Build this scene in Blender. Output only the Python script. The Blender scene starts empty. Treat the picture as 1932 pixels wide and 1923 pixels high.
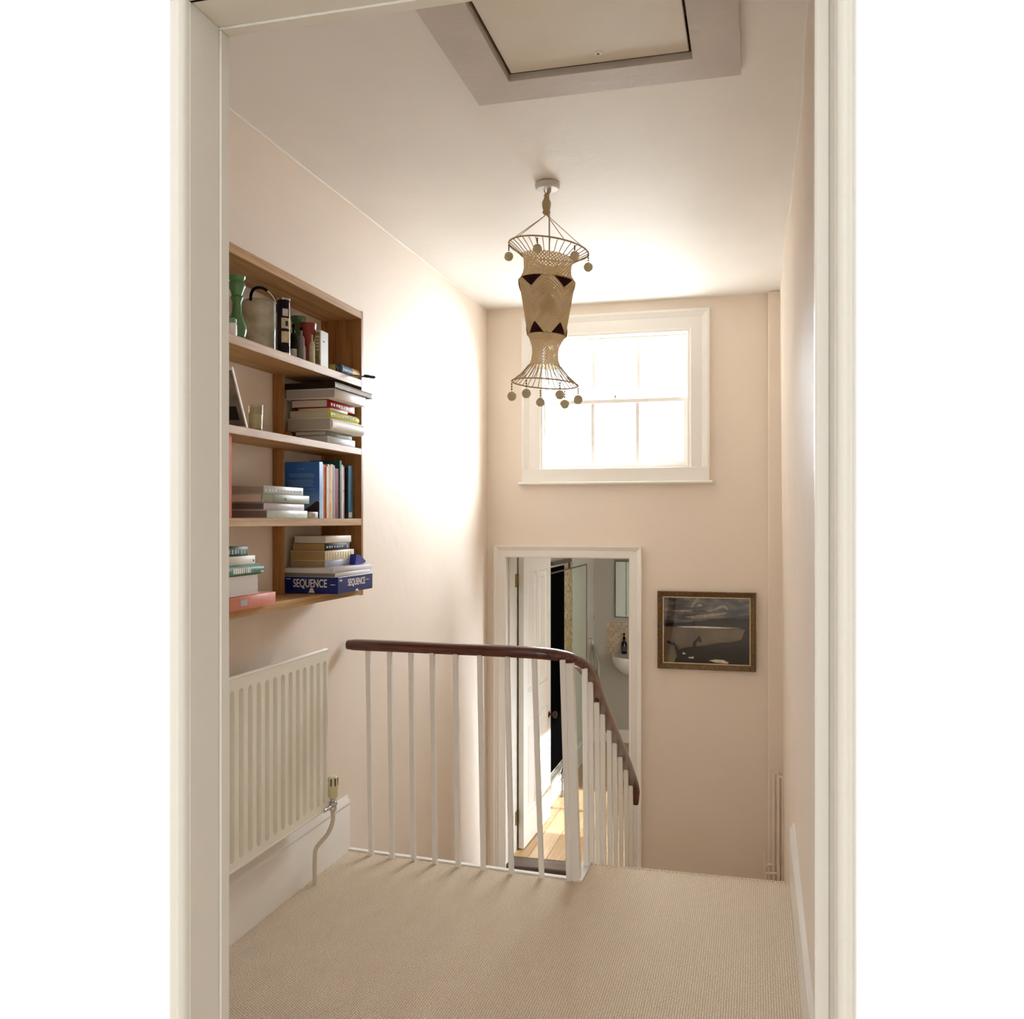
import bpy, bmesh, math, random
from mathutils import Vector, Matrix
R = math.radians
random.seed(7)
SC = bpy.context.scene
COL = SC.collection
F = 1750.0; CX = 966.0; HY = 982.0; CAMZ = 1.42; YAW = R(14.7)   # camera calibration (1932 x 1923 frame)

# ------------------------------------------------------------------ camera, sky, sun, exposure
cam = bpy.data.cameras.new('camera'); camo = bpy.data.objects.new('camera', cam); COL.objects.link(camo)
camo.location = (0, 0, CAMZ); camo.rotation_euler = (R(90), 0, YAW)
cam.sensor_fit = 'HORIZONTAL'; cam.sensor_width = 36; cam.lens = 36 * F / 1932
cam.shift_y = (HY - 961.5) / 1932; cam.clip_start = 0.02
SC.camera = camo
W = bpy.data.worlds.new('sky'); SC.world = W; W.use_nodes = True
bgn = W.node_tree.nodes['Background']; bgn.inputs[0].default_value = (0.93, 0.965, 1.0, 1); bgn.inputs[1].default_value = 1.6
def portal(loc, rot, sx, sy):
    l = bpy.data.lights.new('window_portal', 'AREA'); l.shape = 'RECTANGLE'; l.size = sx; l.size_y = sy
    l.cycles.is_portal = True
    o = bpy.data.objects.new('window_portal', l); o.location = loc; o.rotation_euler = rot; COL.objects.link(o)
portal((-0.87, 6.03, 2.18), (R(-90), 0, 0), 0.98, 0.90)            # hall window
portal((0.70, 6.9, 0.525), (0, R(90), 0), 0.95, 1.2)                # bathroom window (right wall)
portal((-0.6, -2.10, 1.6), (R(90), 0, 0), 3.0, 1.6)               # unseen window opening added behind the camera to light its room
sun = bpy.data.lights.new('sun', 'SUN'); sun.energy = 4.5; sun.angle = R(1.2); sun.color = (1, 0.95, 0.86)
so = bpy.data.objects.new('sun', sun); COL.objects.link(so)
so.rotation_euler = Vector((-1.0, 0.10, -0.52)).to_track_quat('-Z', 'Y').to_euler()
glow = bpy.data.lights.new('added_sky_fill', 'SUN'); glow.energy = 42; glow.angle = R(88); glow.color = (0.86, 0.93, 1.0)  # second, wide sun lamp added to brighten the hall in place of skylight
go = bpy.data.objects.new('added_sky_fill', glow); COL.objects.link(go)
go.rotation_euler = Vector((-0.42, -0.80, -0.46)).to_track_quat('-Z', 'Y').to_euler()
SC.view_settings.view_transform = 'Standard'; SC.view_settings.look = 'None'
SC.view_settings.gamma = 1; SC.view_settings.use_curve_mapping = False
SC.view_settings.exposure = 0.98
try:
    SC.cycles.use_denoising = True; SC.cycles.denoising_prefilter = "ACCURATE"; SC.cycles.denoiser = 'OPENIMAGEDENOISE'
    SC.cycles.max_bounces = 14; SC.cycles.diffuse_bounces = 7; SC.cycles.glossy_bounces = 4
    SC.cycles.transparent_max_bounces = 16; SC.cycles.transmission_bounces = 8
    SC.cycles.sample_clamp_indirect = 6; SC.cycles.use_guiding = True; SC.cycles.use_surface_guiding = True; SC.cycles.guiding_training_samples = 32; SC.cycles.caustics_reflective = False; SC.cycles.caustics_refractive = False
except Exception: pass

# ------------------------------------------------------------------ measuring helpers (photo point on a known plane of the room)
def pdir(u, v=HY):
    x = u - CX; s, c = math.sin(YAW), math.cos(YAW)
    return (x * c - F * s, x * s + F * c, HY - v)
def onX(u, X):
    d = pdir(u); return X / d[0] * d[1]            # -> Y
def onY(u, Y):
    d = pdir(u); return Y / d[1] * d[0]            # -> X
def zX(u, v, X):
    d = pdir(u, v); return CAMZ + X / d[0] * d[2]
def zY(u, v, Y):
    d = pdir(u, v); return CAMZ + Y / d[1] * d[2]

# ------------------------------------------------------------------ materials
def lin(c):
    if isinstance(c, str):
        c = [int(c[i:i + 2], 16) / 255 for i in (0, 2, 4)]
    return tuple((x / 12.92 if x <= 0.04045 else ((x + 0.055) / 1.055) ** 2.4) for x in c) + (1,)
MATS = {}
def mat(name, col, rough=0.5, metal=0.0, spec=0.5, var=0.0, vscale=8.0, bump=0.0, bscale=60.0, coat=0.0, extra=None):
    if name in MATS: return MATS[name]
    m = bpy.data.materials.new(name); m.use_nodes = True
    nt = m.node_tree; N = nt.nodes; L = nt.links; p = N['Principled BSDF']
    c = lin(col); p.inputs['Base Color'].default_value = c
    p.inputs['Roughness'].default_value = rough; p.inputs['Metallic'].default_value = metal
    p.inputs['Specular IOR Level'].default_value = spec; p.inputs['Coat Weight'].default_value = coat
    tc = N.new('ShaderNodeTexCoord')
    if var > 0:
        n = N.new('ShaderNodeTexNoise'); n.inputs['Scale'].default_value = vscale; n.inputs['Detail'].default_value = 4
        L.new(tc.outputs['Object'], n.inputs['Vector'])
        r = N.new('ShaderNodeValToRGB'); r.color_ramp.elements[0].position = 0.3; r.color_ramp.elements[1].position = 0.7
        r.color_ramp.elements[0].color = tuple(x * (1 - var) for x in c[:3]) + (1,)
        r.color_ramp.elements[1].color = tuple(min(1, x * (1 + var * 0.6)) for x in c[:3]) + (1,)
        L.new(n.outputs['Fac'], r.inputs['Fac']); L.new(r.outputs['Color'], p.inputs['Base Color'])
    if bump > 0:
        n = N.new('ShaderNodeTexNoise'); n.inputs['Scale'].default_value = bscale; n.inputs['Detail'].default_value = 5
        L.new(tc.outputs['Object'], n.inputs['Vector'])
        b = N.new('ShaderNodeBump'); b.inputs['Strength'].default_value = bump; b.inputs['Distance'].default_value = 0.01
        L.new(n.outputs['Fac'], b.inputs['Height']); L.new(b.outputs['Normal'], p.inputs['Normal'])
    if extra: extra(nt, p, tc)
    MATS[name] = m; return m
def wood(name, c1, c2, axis='Y', rough=0.45, scale=1.0, spec=0.4, coat=0.0):
    def ex(nt, p, tc):
        N = nt.nodes; L = nt.links
        mp = N.new('ShaderNodeMapping'); s = {'X': (1.2, 22, 22), 'Y': (22, 1.2, 22), 'Z': (22, 22, 1.2)}[axis]
        mp.inputs['Scale'].default_value = tuple(x * scale for x in s)
        L.new(tc.outputs['Object'], mp.inputs['Vector'])
        n = N.new('ShaderNodeTexNoise'); n.inputs['Scale'].default_value = 2.2; n.inputs['Detail'].default_value = 7
        n.inputs['Roughness'].default_value = 0.65; n.inputs['Distortion'].default_value = 0.4
        L.new(mp.outputs['Vector'], n.inputs['Vector'])
        r = N.new('ShaderNodeValToRGB'); r.color_ramp.elements[0].position = 0.32; r.color_ramp.elements[1].position = 0.68
        r.color_ramp.elements[0].color = lin(c2); r.color_ramp.elements[1].color = lin(c1)
        L.new(n.outputs['Fac'], r.inputs['Fac']); L.new(r.outputs['Color'], p.inputs['Base Color'])
        b = N.new('ShaderNodeBump'); b.inputs['Strength'].default_value = 0.12; b.inputs['Distance'].default_value = 0.004
        L.new(n.outputs['Fac'], b.inputs['Height']); L.new(b.outputs['Normal'], p.inputs['Normal'])
    return mat(name, c1, rough, spec=spec, coat=coat, extra=ex)
def carpet_ex(nt, p, tc):
    N = nt.nodes; L = nt.links
    sx = N.new('ShaderNodeSeparateXYZ'); L.new(tc.outputs['Object'], sx.inputs['Vector'])
    nz = N.new('ShaderNodeTexNoise'); nz.inputs['Scale'].default_value = 90; nz.inputs['Detail'].default_value = 2
    L.new(tc.outputs['Object'], nz.inputs['Vector'])
    def M(op, a, b=None, c=None):
        n = N.new('ShaderNodeMath'); n.operation = op
        for i, v in enumerate((a, b, c)):
            if v is None: continue
            if isinstance(v, (int, float)): n.inputs[i].default_value = v
            else: L.new(v, n.inputs[i])
        return n.outputs[0]
    wob = M('MULTIPLY', M('SUBTRACT', nz.outputs['Fac'], 0.5), 2.2)
    ax = M('ABSOLUTE', M('SINE', M('ADD', M('MULTIPLY', sx.outputs['X'], math.pi / 0.0075), wob)))
    row = M('FLOOR', M('MULTIPLY', sx.outputs['X'], 1 / 0.0075))
    ay = M('ABSOLUTE', M('SINE', M('ADD', M('ADD', M('MULTIPLY', sx.outputs['Y'], math.pi / 0.0095), wob), M('MULTIPLY', row, 1.57))))
    h = M('MULTIPLY', M('POWER', ax, 0.6), M('POWER', ay, 0.6))
    r = N.new('ShaderNodeValToRGB')
    r.color_ramp.elements[0].position = 0.10; r.color_ramp.elements[0].color = lin('b59b7c')
    r.color_ramp.elements[1].position = 0.62; r.color_ramp.elements[1].color = lin('f6e6cf')
    L.new(h, r.inputs['Fac'])
    n2 = N.new('ShaderNodeTexNoise'); n2.inputs['Scale'].default_value = 160; n2.inputs['Detail'].default_value = 3
    L.new(tc.outputs['Object'], n2.inputs['Vector'])
    r2 = N.new('ShaderNodeValToRGB'); r2.color_ramp.elements[0].position = .3; r2.color_ramp.elements[1].position = .7
    r2.color_ramp.elements[0].color = (.80, .78, .74, 1); r2.color_ramp.elements[1].color = (1, 1, 1, 1)
    L.new(n2.outputs['Fac'], r2.inputs['Fac'])
    mx = N.new('ShaderNodeMix'); mx.data_type = 'RGBA'; mx.blend_type = 'MULTIPLY'; mx.inputs[0].default_value = 1
    L.new(r.outputs['Color'], mx.inputs[6]); L.new(r2.outputs['Color'], mx.inputs[7])
    L.new(mx.outputs[2], p.inputs['Base Color'])
    b = N.new('ShaderNodeBump'); b.inputs['Strength'].default_value = 0.75; b.inputs['Distance'].default_value = 0.004
    L.new(h, b.inputs['Height']); L.new(b.outputs['Normal'], p.inputs['Normal'])
    p.inputs['Sheen Weight'].default_value = 0.15

M_WALL = mat('pink_beige_paint', 'ecdfd1', 0.62, spec=0.38, var=0.03, vscale=1.5, bump=0.18, bscale=14)
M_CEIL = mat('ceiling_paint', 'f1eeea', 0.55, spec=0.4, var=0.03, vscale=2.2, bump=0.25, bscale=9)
M_TRIM = mat('white_gloss_paint', 'eeeae4', 0.28, spec=0.5, bump=0.05, bscale=40)
M_CREAM = mat('cream_trim_paint', 'd5d0c5', 0.4, spec=0.5, bump=0.05, bscale=30)
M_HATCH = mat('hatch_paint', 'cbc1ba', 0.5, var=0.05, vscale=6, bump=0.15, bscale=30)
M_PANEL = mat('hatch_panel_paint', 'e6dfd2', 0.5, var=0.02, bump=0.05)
M_NEAR = mat('white_wall_paint', 'fdfdfd', 0.6, bump=0.05)
M_CARP = mat('beige_loop_carpet', 'cdbba0', 0.95, spec=0.1, extra=carpet_ex)
M_OAKY = wood('oak_along', 'cfa878', 'a47a4a', 'Y', spec=0.25)
M_OAKZ = wood('oak_upright', 'b8864f', '8e5f30', 'Z', spec=0.25)
M_RAIL = wood('mahogany', '6a3020', '32130c', 'X', 0.22, 1.0, 0.5, 0.5)
M_RAD = mat('radiator_cream', 'ebe6d9', 0.35)
M_CHROME = mat('chrome', 'c9c9c9', 0.18, metal=1)
M_BRASS = mat('old_brass', '8a7444', 0.4, metal=0.7)
M_BLACK = mat('black_plain', '020203', 0.9, spec=0.02)
M_DARK = mat('dark_gap', '2a2019', 0.8)
M_WHITE = mat('white_plain', 'f2f0ec', 0.4)
M_PAGE = mat('page_paper', 'd9cfbd', 0.8, bump=0.2, bscale=300)
M_PAGEW = mat('page_paper_white', 'e2ddd6', 0.8, bump=0.2, bscale=300)
M_TAN = mat('page_paper_tan', 'b3935f', 0.85, bump=0.2, bscale=300)
def glassmat(name, col=(1, 1, 1), g=0.06, rough=0.02, ior=1.45):
    m = bpy.data.materials.new(name); m.use_nodes = True; nt = m.node_tree; N = nt.nodes; L = nt.links
    N.remove(N['Principled BSDF'])
    t = N.new('ShaderNodeBsdfTransparent'); t.inputs[0].default_value = col + (1,)
    gl = N.new('ShaderNodeBsdfGlossy'); gl.inputs['Roughness'].default_value = rough
    mx = N.new('ShaderNodeMixShader'); mx.inputs[0].default_value = 0.04 if ior > 1.2 else 0.01; L.new(t.outputs[0], mx.inputs[1]); L.new(gl.outputs[0], mx.inputs[2])
    L.new(mx.outputs[0], N['Material Output'].inputs['Surface']); return m
M_GLASS = glassmat('window_glass', (0.97, 0.98, 0.98))
M_TUMB = glassmat('tumbler_glass', (0.88, 0.87, 0.80))
M_SCREEN = glassmat('shower_glass', (0.95, 0.98, 0.96), ior=1.02)

# ------------------------------------------------------------------ mesh builder
class MB:
    def __init__(s): s.bm = bmesh.new(); s.mats = []
    def mi(s, m):
        if m is None: return 0
        if m not in s.mats: s.mats.append(m)
        return s.mats.index(m)
    def _t(s, vs, M):
        if M is not None: bmesh.ops.transform(s.bm, matrix=M, verts=vs)
    def box(s, x0, x1, y0, y1, z0, z1, m=None, bev=0.0, M=None):
        x0, x1 = min(x0, x1), max(x0, x1); y0, y1 = min(y0, y1), max(y0, y1); z0, z1 = min(z0, z1), max(z0, z1)
        i = s.mi(m)
        vs = [s.bm.verts.new((x, y, z)) for z in (z0, z1) for y in (y0, y1) for x in (x0, x1)]
        fs = [s.bm.faces.new([vs[k] for k in q]) for q in ((0, 2, 3, 1), (4, 5, 7, 6), (0, 1, 5, 4), (2, 6, 7, 3), (0, 4, 6, 2), (1, 3, 7, 5))]
        for f in fs: f.material_index = i
        if bev > 0:
            es = list({e for f in fs for e in f.edges})
            r = bmesh.ops.bevel(s.bm, geom=es, offset=min(bev, 0.45 * min(x1 - x0, y1 - y0, z1 - z0)), segments=1, affect='EDGES', profile=0.5)
            for f in r['faces']: f.material_index = i
            vs = list({v for f in fs if f.is_valid for v in f.verts} | {v for f in r['faces'] for v in f.verts})
        s._t(vs, M); return s
    def prism(s, pts, axis, a, b, m=None, M=None):
        """closed outline pts (2D) swept along axis from a to b"""
        i = s.mi(m)
        def P(p, t):
            return {'X': (t, p[0], p[1]), 'Y': (p[0], t, p[1]), 'Z': (p[0], p[1], t)}[axis]
        A = [s.bm.verts.new(P(p, a)) for p in pts]; B = [s.bm.verts.new(P(p, b)) for p in pts]
        n = len(pts); fs = [s.bm.faces.new(A[::-1]), s.bm.faces.new(B)]
        for k in range(n): fs.append(s.bm.faces.new((A[k], A[(k + 1) % n], B[(k + 1) % n], B[k])))
        for f in fs: f.material_index = i
        bmesh.ops.recalc_face_normals(s.bm, faces=fs)
        s._t(A + B, M); return s
    def lathe(s, prof, c=(0, 0, 0), seg=24, m=None, M=None, cap=True):
        i = s.mi(m); rings = []; allv = []
        for r, z in prof:
            if r < 1e-6:
                v = s.bm.verts.new((c[0], c[1], c[2] + z)); rings.append([v]); allv.append(v)
            else:
                ring = [s.bm.verts.new((c[0] + r * math.cos(2 * math.pi * k / seg), c[1] + r * math.sin(2 * math.pi * k / seg), c[2] + z)) for k in range(seg)]
                rings.append(ring); allv += ring
        fs = []
        for a, b in zip(rings, rings[1:]):
            for k in range(seg):
                q = []
                for v in (a[k % len(a)], a[(k + 1) % len(a)], b[(k + 1) % len(b)], b[k % len(b)]):
                    if v not in q: q.append(v)
                if len(q) >= 3: fs.append(s.bm.faces.new(q))
        if cap:
            for ring in (rings[0], rings[-1]):
                if len(ring) > 2: fs.append(s.bm.faces.new(ring))
        for f in fs: f.material_index = i; f.smooth = True
        bmesh.ops.recalc_face_normals(s.bm, faces=fs)
        s._t(allv, M); return s
    def tube(s, pts, r, seg=8, m=None, closed=False, prof=None, cap=True):
        i = s.mi(m); P = [Vector(p) for p in pts]; n = len(P)
        rr = r if isinstance(r, (list, tuple)) else [r] * n
        T = []
        for k in range(n):
            a = P[(k - 1) % n] if closed or k > 0 else P[k]; b = P[(k + 1) % n] if closed or k < n - 1 else P[k]
            T.append((b - a).normalized())
        up = Vector((0, 0, 1)); 
        if abs(T[0].z) > 0.9: up = Vector((0, 1, 0))
        rings = []
        for k in range(n):
            t = T[k]; 
            if prof is not None and abs(t.z) < 0.97: u = Vector((0, 0, 1))
            else: u = up
            n1 = u.cross(t).normalized(); n2 = t.cross(n1).normalized(); 
            if prof is None: up = n2
            if prof is None: ring = [P[k] + rr[k] * (math.cos(2 * math.pi * j / seg) * n1 + math.sin(2 * math.pi * j / seg) * n2) for j in range(seg)]
            else: ring = [P[k] + rr[k] * (a * n1 + b * n2) for a, b in prof]
            rings.append([s.bm.verts.new(v) for v in ring])
        fs = []; L = n if closed else n - 1; sg = len(rings[0])
        for k in range(L):
            a = rings[k]; b = rings[(k + 1) % n]
            for j in range(sg): fs.append(s.bm.faces.new((a[j], a[(j + 1) % sg], b[(j + 1) % sg], b[j])))
        if not closed and cap: fs.append(s.bm.faces.new(rings[0][::-1])); fs.append(s.bm.faces.new(rings[-1]))
        for f in fs: f.material_index = i; f.smooth = True
        bmesh.ops.recalc_face_normals(s.bm, faces=fs); return s
    def ball(s, c, r, m=None, u=14, v=9):
        s.lathe([(r * math.sin(math.pi * k / v), -r * math.cos(math.pi * k / v)) for k in range(v + 1)], c, u, m, cap=False); return s
    def build(s, name, m=None, parent=None, smooth=35, origin=None):
        me = bpy.data.meshes.new(name)
        for v in s.bm.verts: break
        vs = s.bm.verts
        if parent is not None: off = Vector(parent['_w'])
        elif origin is not None: off = Vector(origin)
        else:
            xs = [v.co for v in vs]; off = Vector(((min(c.x for c in xs) + max(c.x for c in xs)) / 2, (min(c.y for c in xs) + max(c.y for c in xs)) / 2, min(c.z for c in xs)))
        bmesh.ops.translate(s.bm, verts=list(vs), vec=-off)
        if smooth:
            for f in s.bm.faces: f.smooth = True
        s.bm.to_mesh(me); s.bm.free()
        if s.mats and s.mats[0] is not None:
            for q in s.mats: me.materials.append(q)
        if m is not None and not (s.mats and s.mats[0] is not None): me.materials.append(m)
        if smooth: me.set_sharp_from_angle(angle=R(smooth))
        o = bpy.data.objects.new(name, me); COL.objects.link(o)
        if parent is not None: o.parent = parent; o['_w'] = parent['_w']
        else: o.location = off; o['_w'] = tuple(off)
        return o
def thing(name, label, cat, loc, group=None):
    o = bpy.data.objects.new(name, None); COL.objects.link(o); o.location = loc; o['_w'] = tuple(loc)
    o.empty_display_size = 0.05
    o['label'] = label; o['category'] = cat
    if group: o['group'] = group
    return o
def tag(o, label=None, cat=None, group=None, kind=None):
    if label: o['label'] = label
    if cat: o['category'] = cat
    if group: o['group'] = group
    if kind: o['kind'] = kind
    return o
def struct(name, loc=(0, 0, 0)):
    o = bpy.data.objects.new(name, None); COL.objects.link(o); o.location = loc; o['_w'] = tuple(loc); o['kind'] = 'structure'; return o
def S(o): o['kind'] = 'structure'; return o
def B(*a, m=None, bev=0.0): return MB().box(*a, m=m, bev=bev)

# ------------------------------------------------------------------ the setting
XL, XR = -1.71, 0.15; YF = 5.87; ZC = CAMZ + 1.384; ZL = -1.03; ZB = -0.836
XWIN = (-1.345, -0.395); ZWIN = (1.752, 2.612); XD = (-1.579, -0.770); ZD = 1.178
# left wall
S(B(XL - 0.12, XL, 1.0, YF + 0.2, ZL - 0.2, ZC + 0.1).build('wall_left', M_WALL))
# right wall: gently uneven plaster, subdivided
mb = MB(); ny, nz = 60, 26; g = []
def wavy(y, z):
    t = max(0, min(1, (z - 1.2) / 1.4))
    return XR - 0.006 + 0.017 * (1 - 0.5 * t) * max(0, min(1, (y - 3.9) / 1.8)) + t * (0.007 * math.sin(y * 2.35 - 1.2) + 0.0035 * math.sin(y * 6.1 + 0.6)) + 0.004 * math.sin(y * 1.3 + 2 + z * 0.8) - (0.006 * t if y < 1.6 else 0)
for j in range(nz + 1):
    g.append([mb.bm.verts.new((wavy(1.04 + (YF - 1.04) * i / ny, ZL - 0.05 + (ZC + 0.07 - ZL) * j / nz), 1.04 + (YF + 0.02 - 1.04) * i / ny, ZL - 0.05 + (ZC + 0.07 - ZL) * j / nz)) for i in range(ny + 1)])
for j in range(nz):
    for i in range(ny): mb.bm.faces.new((g[j][i], g[j][i + 1], g[j + 1][i + 1], g[j + 1][i]))
mb.box(XR + 0.03, XR + 0.15, 1.0, YF + 0.2, ZL - 0.2, ZC + 0.1)
S(mb.build('wall_right', M_WALL, smooth=60))
# far wall with window and door openings
mb = MB(); y0, y1 = YF, YF + 0.16
def wallgrid(mb, xs, zs, holes, y0, y1, m=None):
    for i in range(len(xs) - 1):
        for j in range(len(zs) - 1):
            cx, cz = (xs[i] + xs[i + 1]) / 2, (zs[j] + zs[j + 1]) / 2
            if any(h[0] < cx < h[1] and h[2] < cz < h[3] for h in holes): continue
            mb.box(xs[i], xs[i + 1], y0, y1, zs[j], zs[j + 1], m)
wallgrid(mb, [XL - 0.1, XD[0] - 0.02, XWIN[0], XD[1] + 0.02, XWIN[1], XR + 0.1], [ZL - 0.2, ZB - 0.03, ZD + 0.02, ZWIN[0], ZWIN[1], ZC + 0.1],
         [(XD[0] - 0.02, XD[1] + 0.02, ZB - 0.03, ZD + 0.02), (XWIN[0], XWIN[1], ZWIN[0], ZWIN[1])], y0, y1)
S(mb.build('wall_far', M_WALL, smooth=0))
# boxed-in duct in the far right corner
S(B(0.075, XR + 0.02, YF - 0.07, YF, ZL, ZC, bev=0.006).build('trim_1', M_WALL))
# ceiling with hatch hole
HX0, HX1, HY1, HY0 = -0.741, -0.179, 2.787, 2.02
mb = MB(); 
for a in ((XL - 0.1, HX0, 1.0, YF + 0.1), (HX1, XR + 0.1, 1.0, YF + 0.1), (HX0, HX1, HY1, YF + 0.1), (HX0, HX1, 1.0, HY0)):
    mb.box(a[0], a[1], a[2], a[3], ZC, ZC + 0.12)
mb.box(HX0 - .1, HX1 + .1, HY0 - .1, HY1 + .1, ZC + 0.12, ZC + 0.16)
S(mb.build('ceiling', M_CEIL, smooth=0))
# cover line of old paint along the top of the left wall
S(MB().tube([(XL + 0.001, y, ZC - 0.001 + 0.0015 * math.sin(y * 7)) for y in [1.1 + 0.1 * i for i in range(48)]], 0.0035, 6).build('trim_2', M_CEIL))
S(MB().tube([(wavy(y, ZC) - 0.001, y, ZC - 0.001) for y in [1.1 + 0.06 * i for i in range(64)]], 0.0028, 6).build('trim_3', M_CEIL))
# landing floor (carpet) with the notch for the stair, and lower floor
EX = -0.655
pts = [(XL, 1.0), (XR + 0.02, 1.0), (XR + 0.02, 3.775), (EX, 3.775), (EX, 3.597), (XL, 3.684)]
mb = MB().prism(pts, 'Z', -0.22, 0.0)
mb.box(XL - .3, XR + 1.4, -2.0, 1.0, -0.22, 0.0)
S(mb.build('floor', M_CARP, smooth=0, origin=(0, 0, 0)))
S(B(XL, XR + 0.02, 3.3, YF, ZL - 0.15, ZL).build('floor_2', M_CARP, smooth=0, origin=(0, 0, 0)))
S(B(XL, XR, 3.45, 3.6, ZL, -0.22).build('wall_under', M_WALL, smooth=0))
# stairs
st = thing('staircase', 'beige carpeted flight going down from the landing edge beside the balustrade', 'staircase', (-0.25, 4.5, ZL))
for k in range(5):
    z = -0.172 * (k + 1); y = 3.775 + 0.29 * k
    s_ = B(EX, XR - 0.012, y, y + 0.31, z - 0.15, z, bev=0.012).build('tread', M_CARP, st)
MB().tube([(EX, 3.785, -0.008), (XR - 0.012, 3.785, -0.008)], 0.012, 10).build('nosing', M_CARP, st)
# riser and threshold step at the bathroom door
S(B(XD[0], XD[1], YF + 0.012, YF + 0.15, ZL, ZB - 0.036, bev=0.004).build('trim_4', M_CARP, origin=(0, 0, 0)))
S(B(XD[0], XD[1], YF - 0.004, YF + 0.16, ZB - 0.035, ZB - 0.002, bev=0.006).build('trim_5', wood('dark_threshold', '6c5c50', '44382f', 'X')))
# skirtings
def skirt(prof, axis, a, b, name, m=M_TRIM):
    return S(MB().prism(prof, axis, a, b).build(name, m))
sk = [(0, 0), (0.016, 0), (0.016, 0.185), (0.0125, 0.19), (0.0125, 0.197), (0.016, 0.2), (0.014, 0.212), (0.006, 0.222), (0.004, 0.232), (0, 0.232)]
S(MB().prism([(XL + p[0], p[1]) for p in sk], 'Y', 1.10, 3.70).build('baseboard_left', M_TRIM))
mb = MB().prism([(XR - 0.002 - p[0] * 1.1, p[1]) for p in sk], 'Y', 1.10, 3.80)
mb.box(XR - 0.0005, XR + 0.02, 1.1, 3.8, 0, 0.232)
S(mb.build('baseboard_right', M_TRIM))
# white edging strip under the balustrade is part of the balustrade (below)

# near partition and the doorway we look through
YN0, YN1 = 0.984, 1.066; NX0, NX1 = -0.66, 0.0775; NZ = 2.047
mb = MB(); wallgrid(mb, [-2.6, NX0 - 0.02, NX1 + 0.02, 1.7], [0, NZ + 0.02, 2.9], [(NX0 - 0.02, NX1 + 0.02, 0, NZ + 0.02)], YN0 + 0.004, YN1)
S(mb.build('wall_near', M_NEAR, smooth=0))
dj = struct('door_1', (-0.3, 1.03, 0))
B(NX0 - 0.02, NX0, YN0, YN1, 0, NZ, bev=0.001).build('door_lining', M_CREAM, dj)
B(NX1, NX1 + 0.02, YN0, YN1, 0, NZ, bev=0.001).build('door_lining', M_CREAM, dj)
B(NX0 - 0.02, NX1 + 0.02, YN0, YN1, NZ, NZ + 0.02).build('door_lining', M_CREAM, dj)
B(NX0, NX0 + 0.0035, 1.0455, YN1, 0, NZ - 0.0035, bev=0.002).build('door_stop', M_CREAM, dj)
B(NX1 - 0.0155, NX1, 1.046, YN1, 0, NZ - 0.0035, bev=0.002).build('door_stop', M_CREAM, dj)
B(NX0, NX1, 1.0455, YN1, NZ - 0.0035, NZ, bev=0.001).build('door_stop', M_CREAM, dj)
def bead(x0, sgn, w):
    return [(x0, YN0 + .004), (x0, YN0 - 0.006), (x0 + sgn * 0.002, YN0 - 0.011), (x0 + sgn * 0.006, YN0 - 0.014), (x0 + sgn * 0.010, YN0 - 0.012), (x0 + sgn * 0.012, YN0 - 0.008), (x0 + sgn * w, YN0 - 0.006), (x0 + sgn * w, YN0 + .004)]
MB().prism(bead(NX0 - 0.0005, -1, 0.023), 'Z', 0, NZ + 0.02).build('architrave', M_CREAM, dj)
MB().prism(bead(NX1 + 0.0005, 1, 0.0155), 'Z', 0, NZ + 0.02).build('architrave', M_CREAM, dj)
MB().prism([(q[1], NZ - (q[0] - NX0) ) for q in bead(NX0, -1, 0.023)], 'X', NX0 - 0.023, NX1 + 0.0155).build('architrave', M_CREAM, dj)
# camera-side room: walls, ceiling, and a window opening added behind the camera for light
S(B(-2.72, -2.6, -2.1, YN1, -0.1, 2.9).build('wall_room_left', M_NEAR, smooth=0))
S(B(1.7, 1.82, -2.1, YN1, -0.1, 2.9).build('wall_room_right', M_NEAR, smooth=0))
S(B(-2.7, 1.8, -2.1, YN1, 2.8, 2.95).build('ceiling_room', M_NEAR, smooth=0))
S(B(-2.7, XL - .3, -2.1, 1.0, -0.22, 0).build('floor_3', M_CARP, smooth=0, origin=(0, 0, 0)))
S(B(XR + 1.4, 1.8, -2.1, 1.0, -0.22, 0).build('floor_4', M_CARP, smooth=0, origin=(0, 0, 0)))
mb = MB(); wallgrid(mb, [-2.7, -2.1, 0.9, 1.8], [-0.1, 0.8, 2.4, 2.9], [(-2.1, 0.9, 0.8, 2.4)], -2.15, -2.0)
S(mb.build('wall_back', M_NEAR, smooth=0))

rlm = bpy.data.materials.new('fill_lamp_emitter'); rlm.use_nodes = True; rlm.node_tree.nodes['Principled BSDF'].inputs['Emission Color'].default_value = (0.97, 0.97, 1.0, 1); rlm.node_tree.nodes['Principled BSDF'].inputs['Emission Strength'].default_value = 18
cl = thing('unseen_fill_lamp', 'round white fill lamp added out of view to brighten the camera-side room', 'lamp', (-0.3, -0.9, 2.70))  # fill lamp added out of view to brighten the near wall and jambs
MB().lathe([(0, 0.03), (0.19, 0.03), (0.20, 0.10), (0, 0.10)], (-0.3, -0.9, 2.70), 32).build('base', M_WHITE, cl)
MB().lathe([(0, -0.02), (0.10, -0.012), (0.16, 0.008), (0.18, 0.029), (0, 0.029)], (-0.3, -0.9, 2.70), 32).build('diffuser', rlm, cl)
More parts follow.
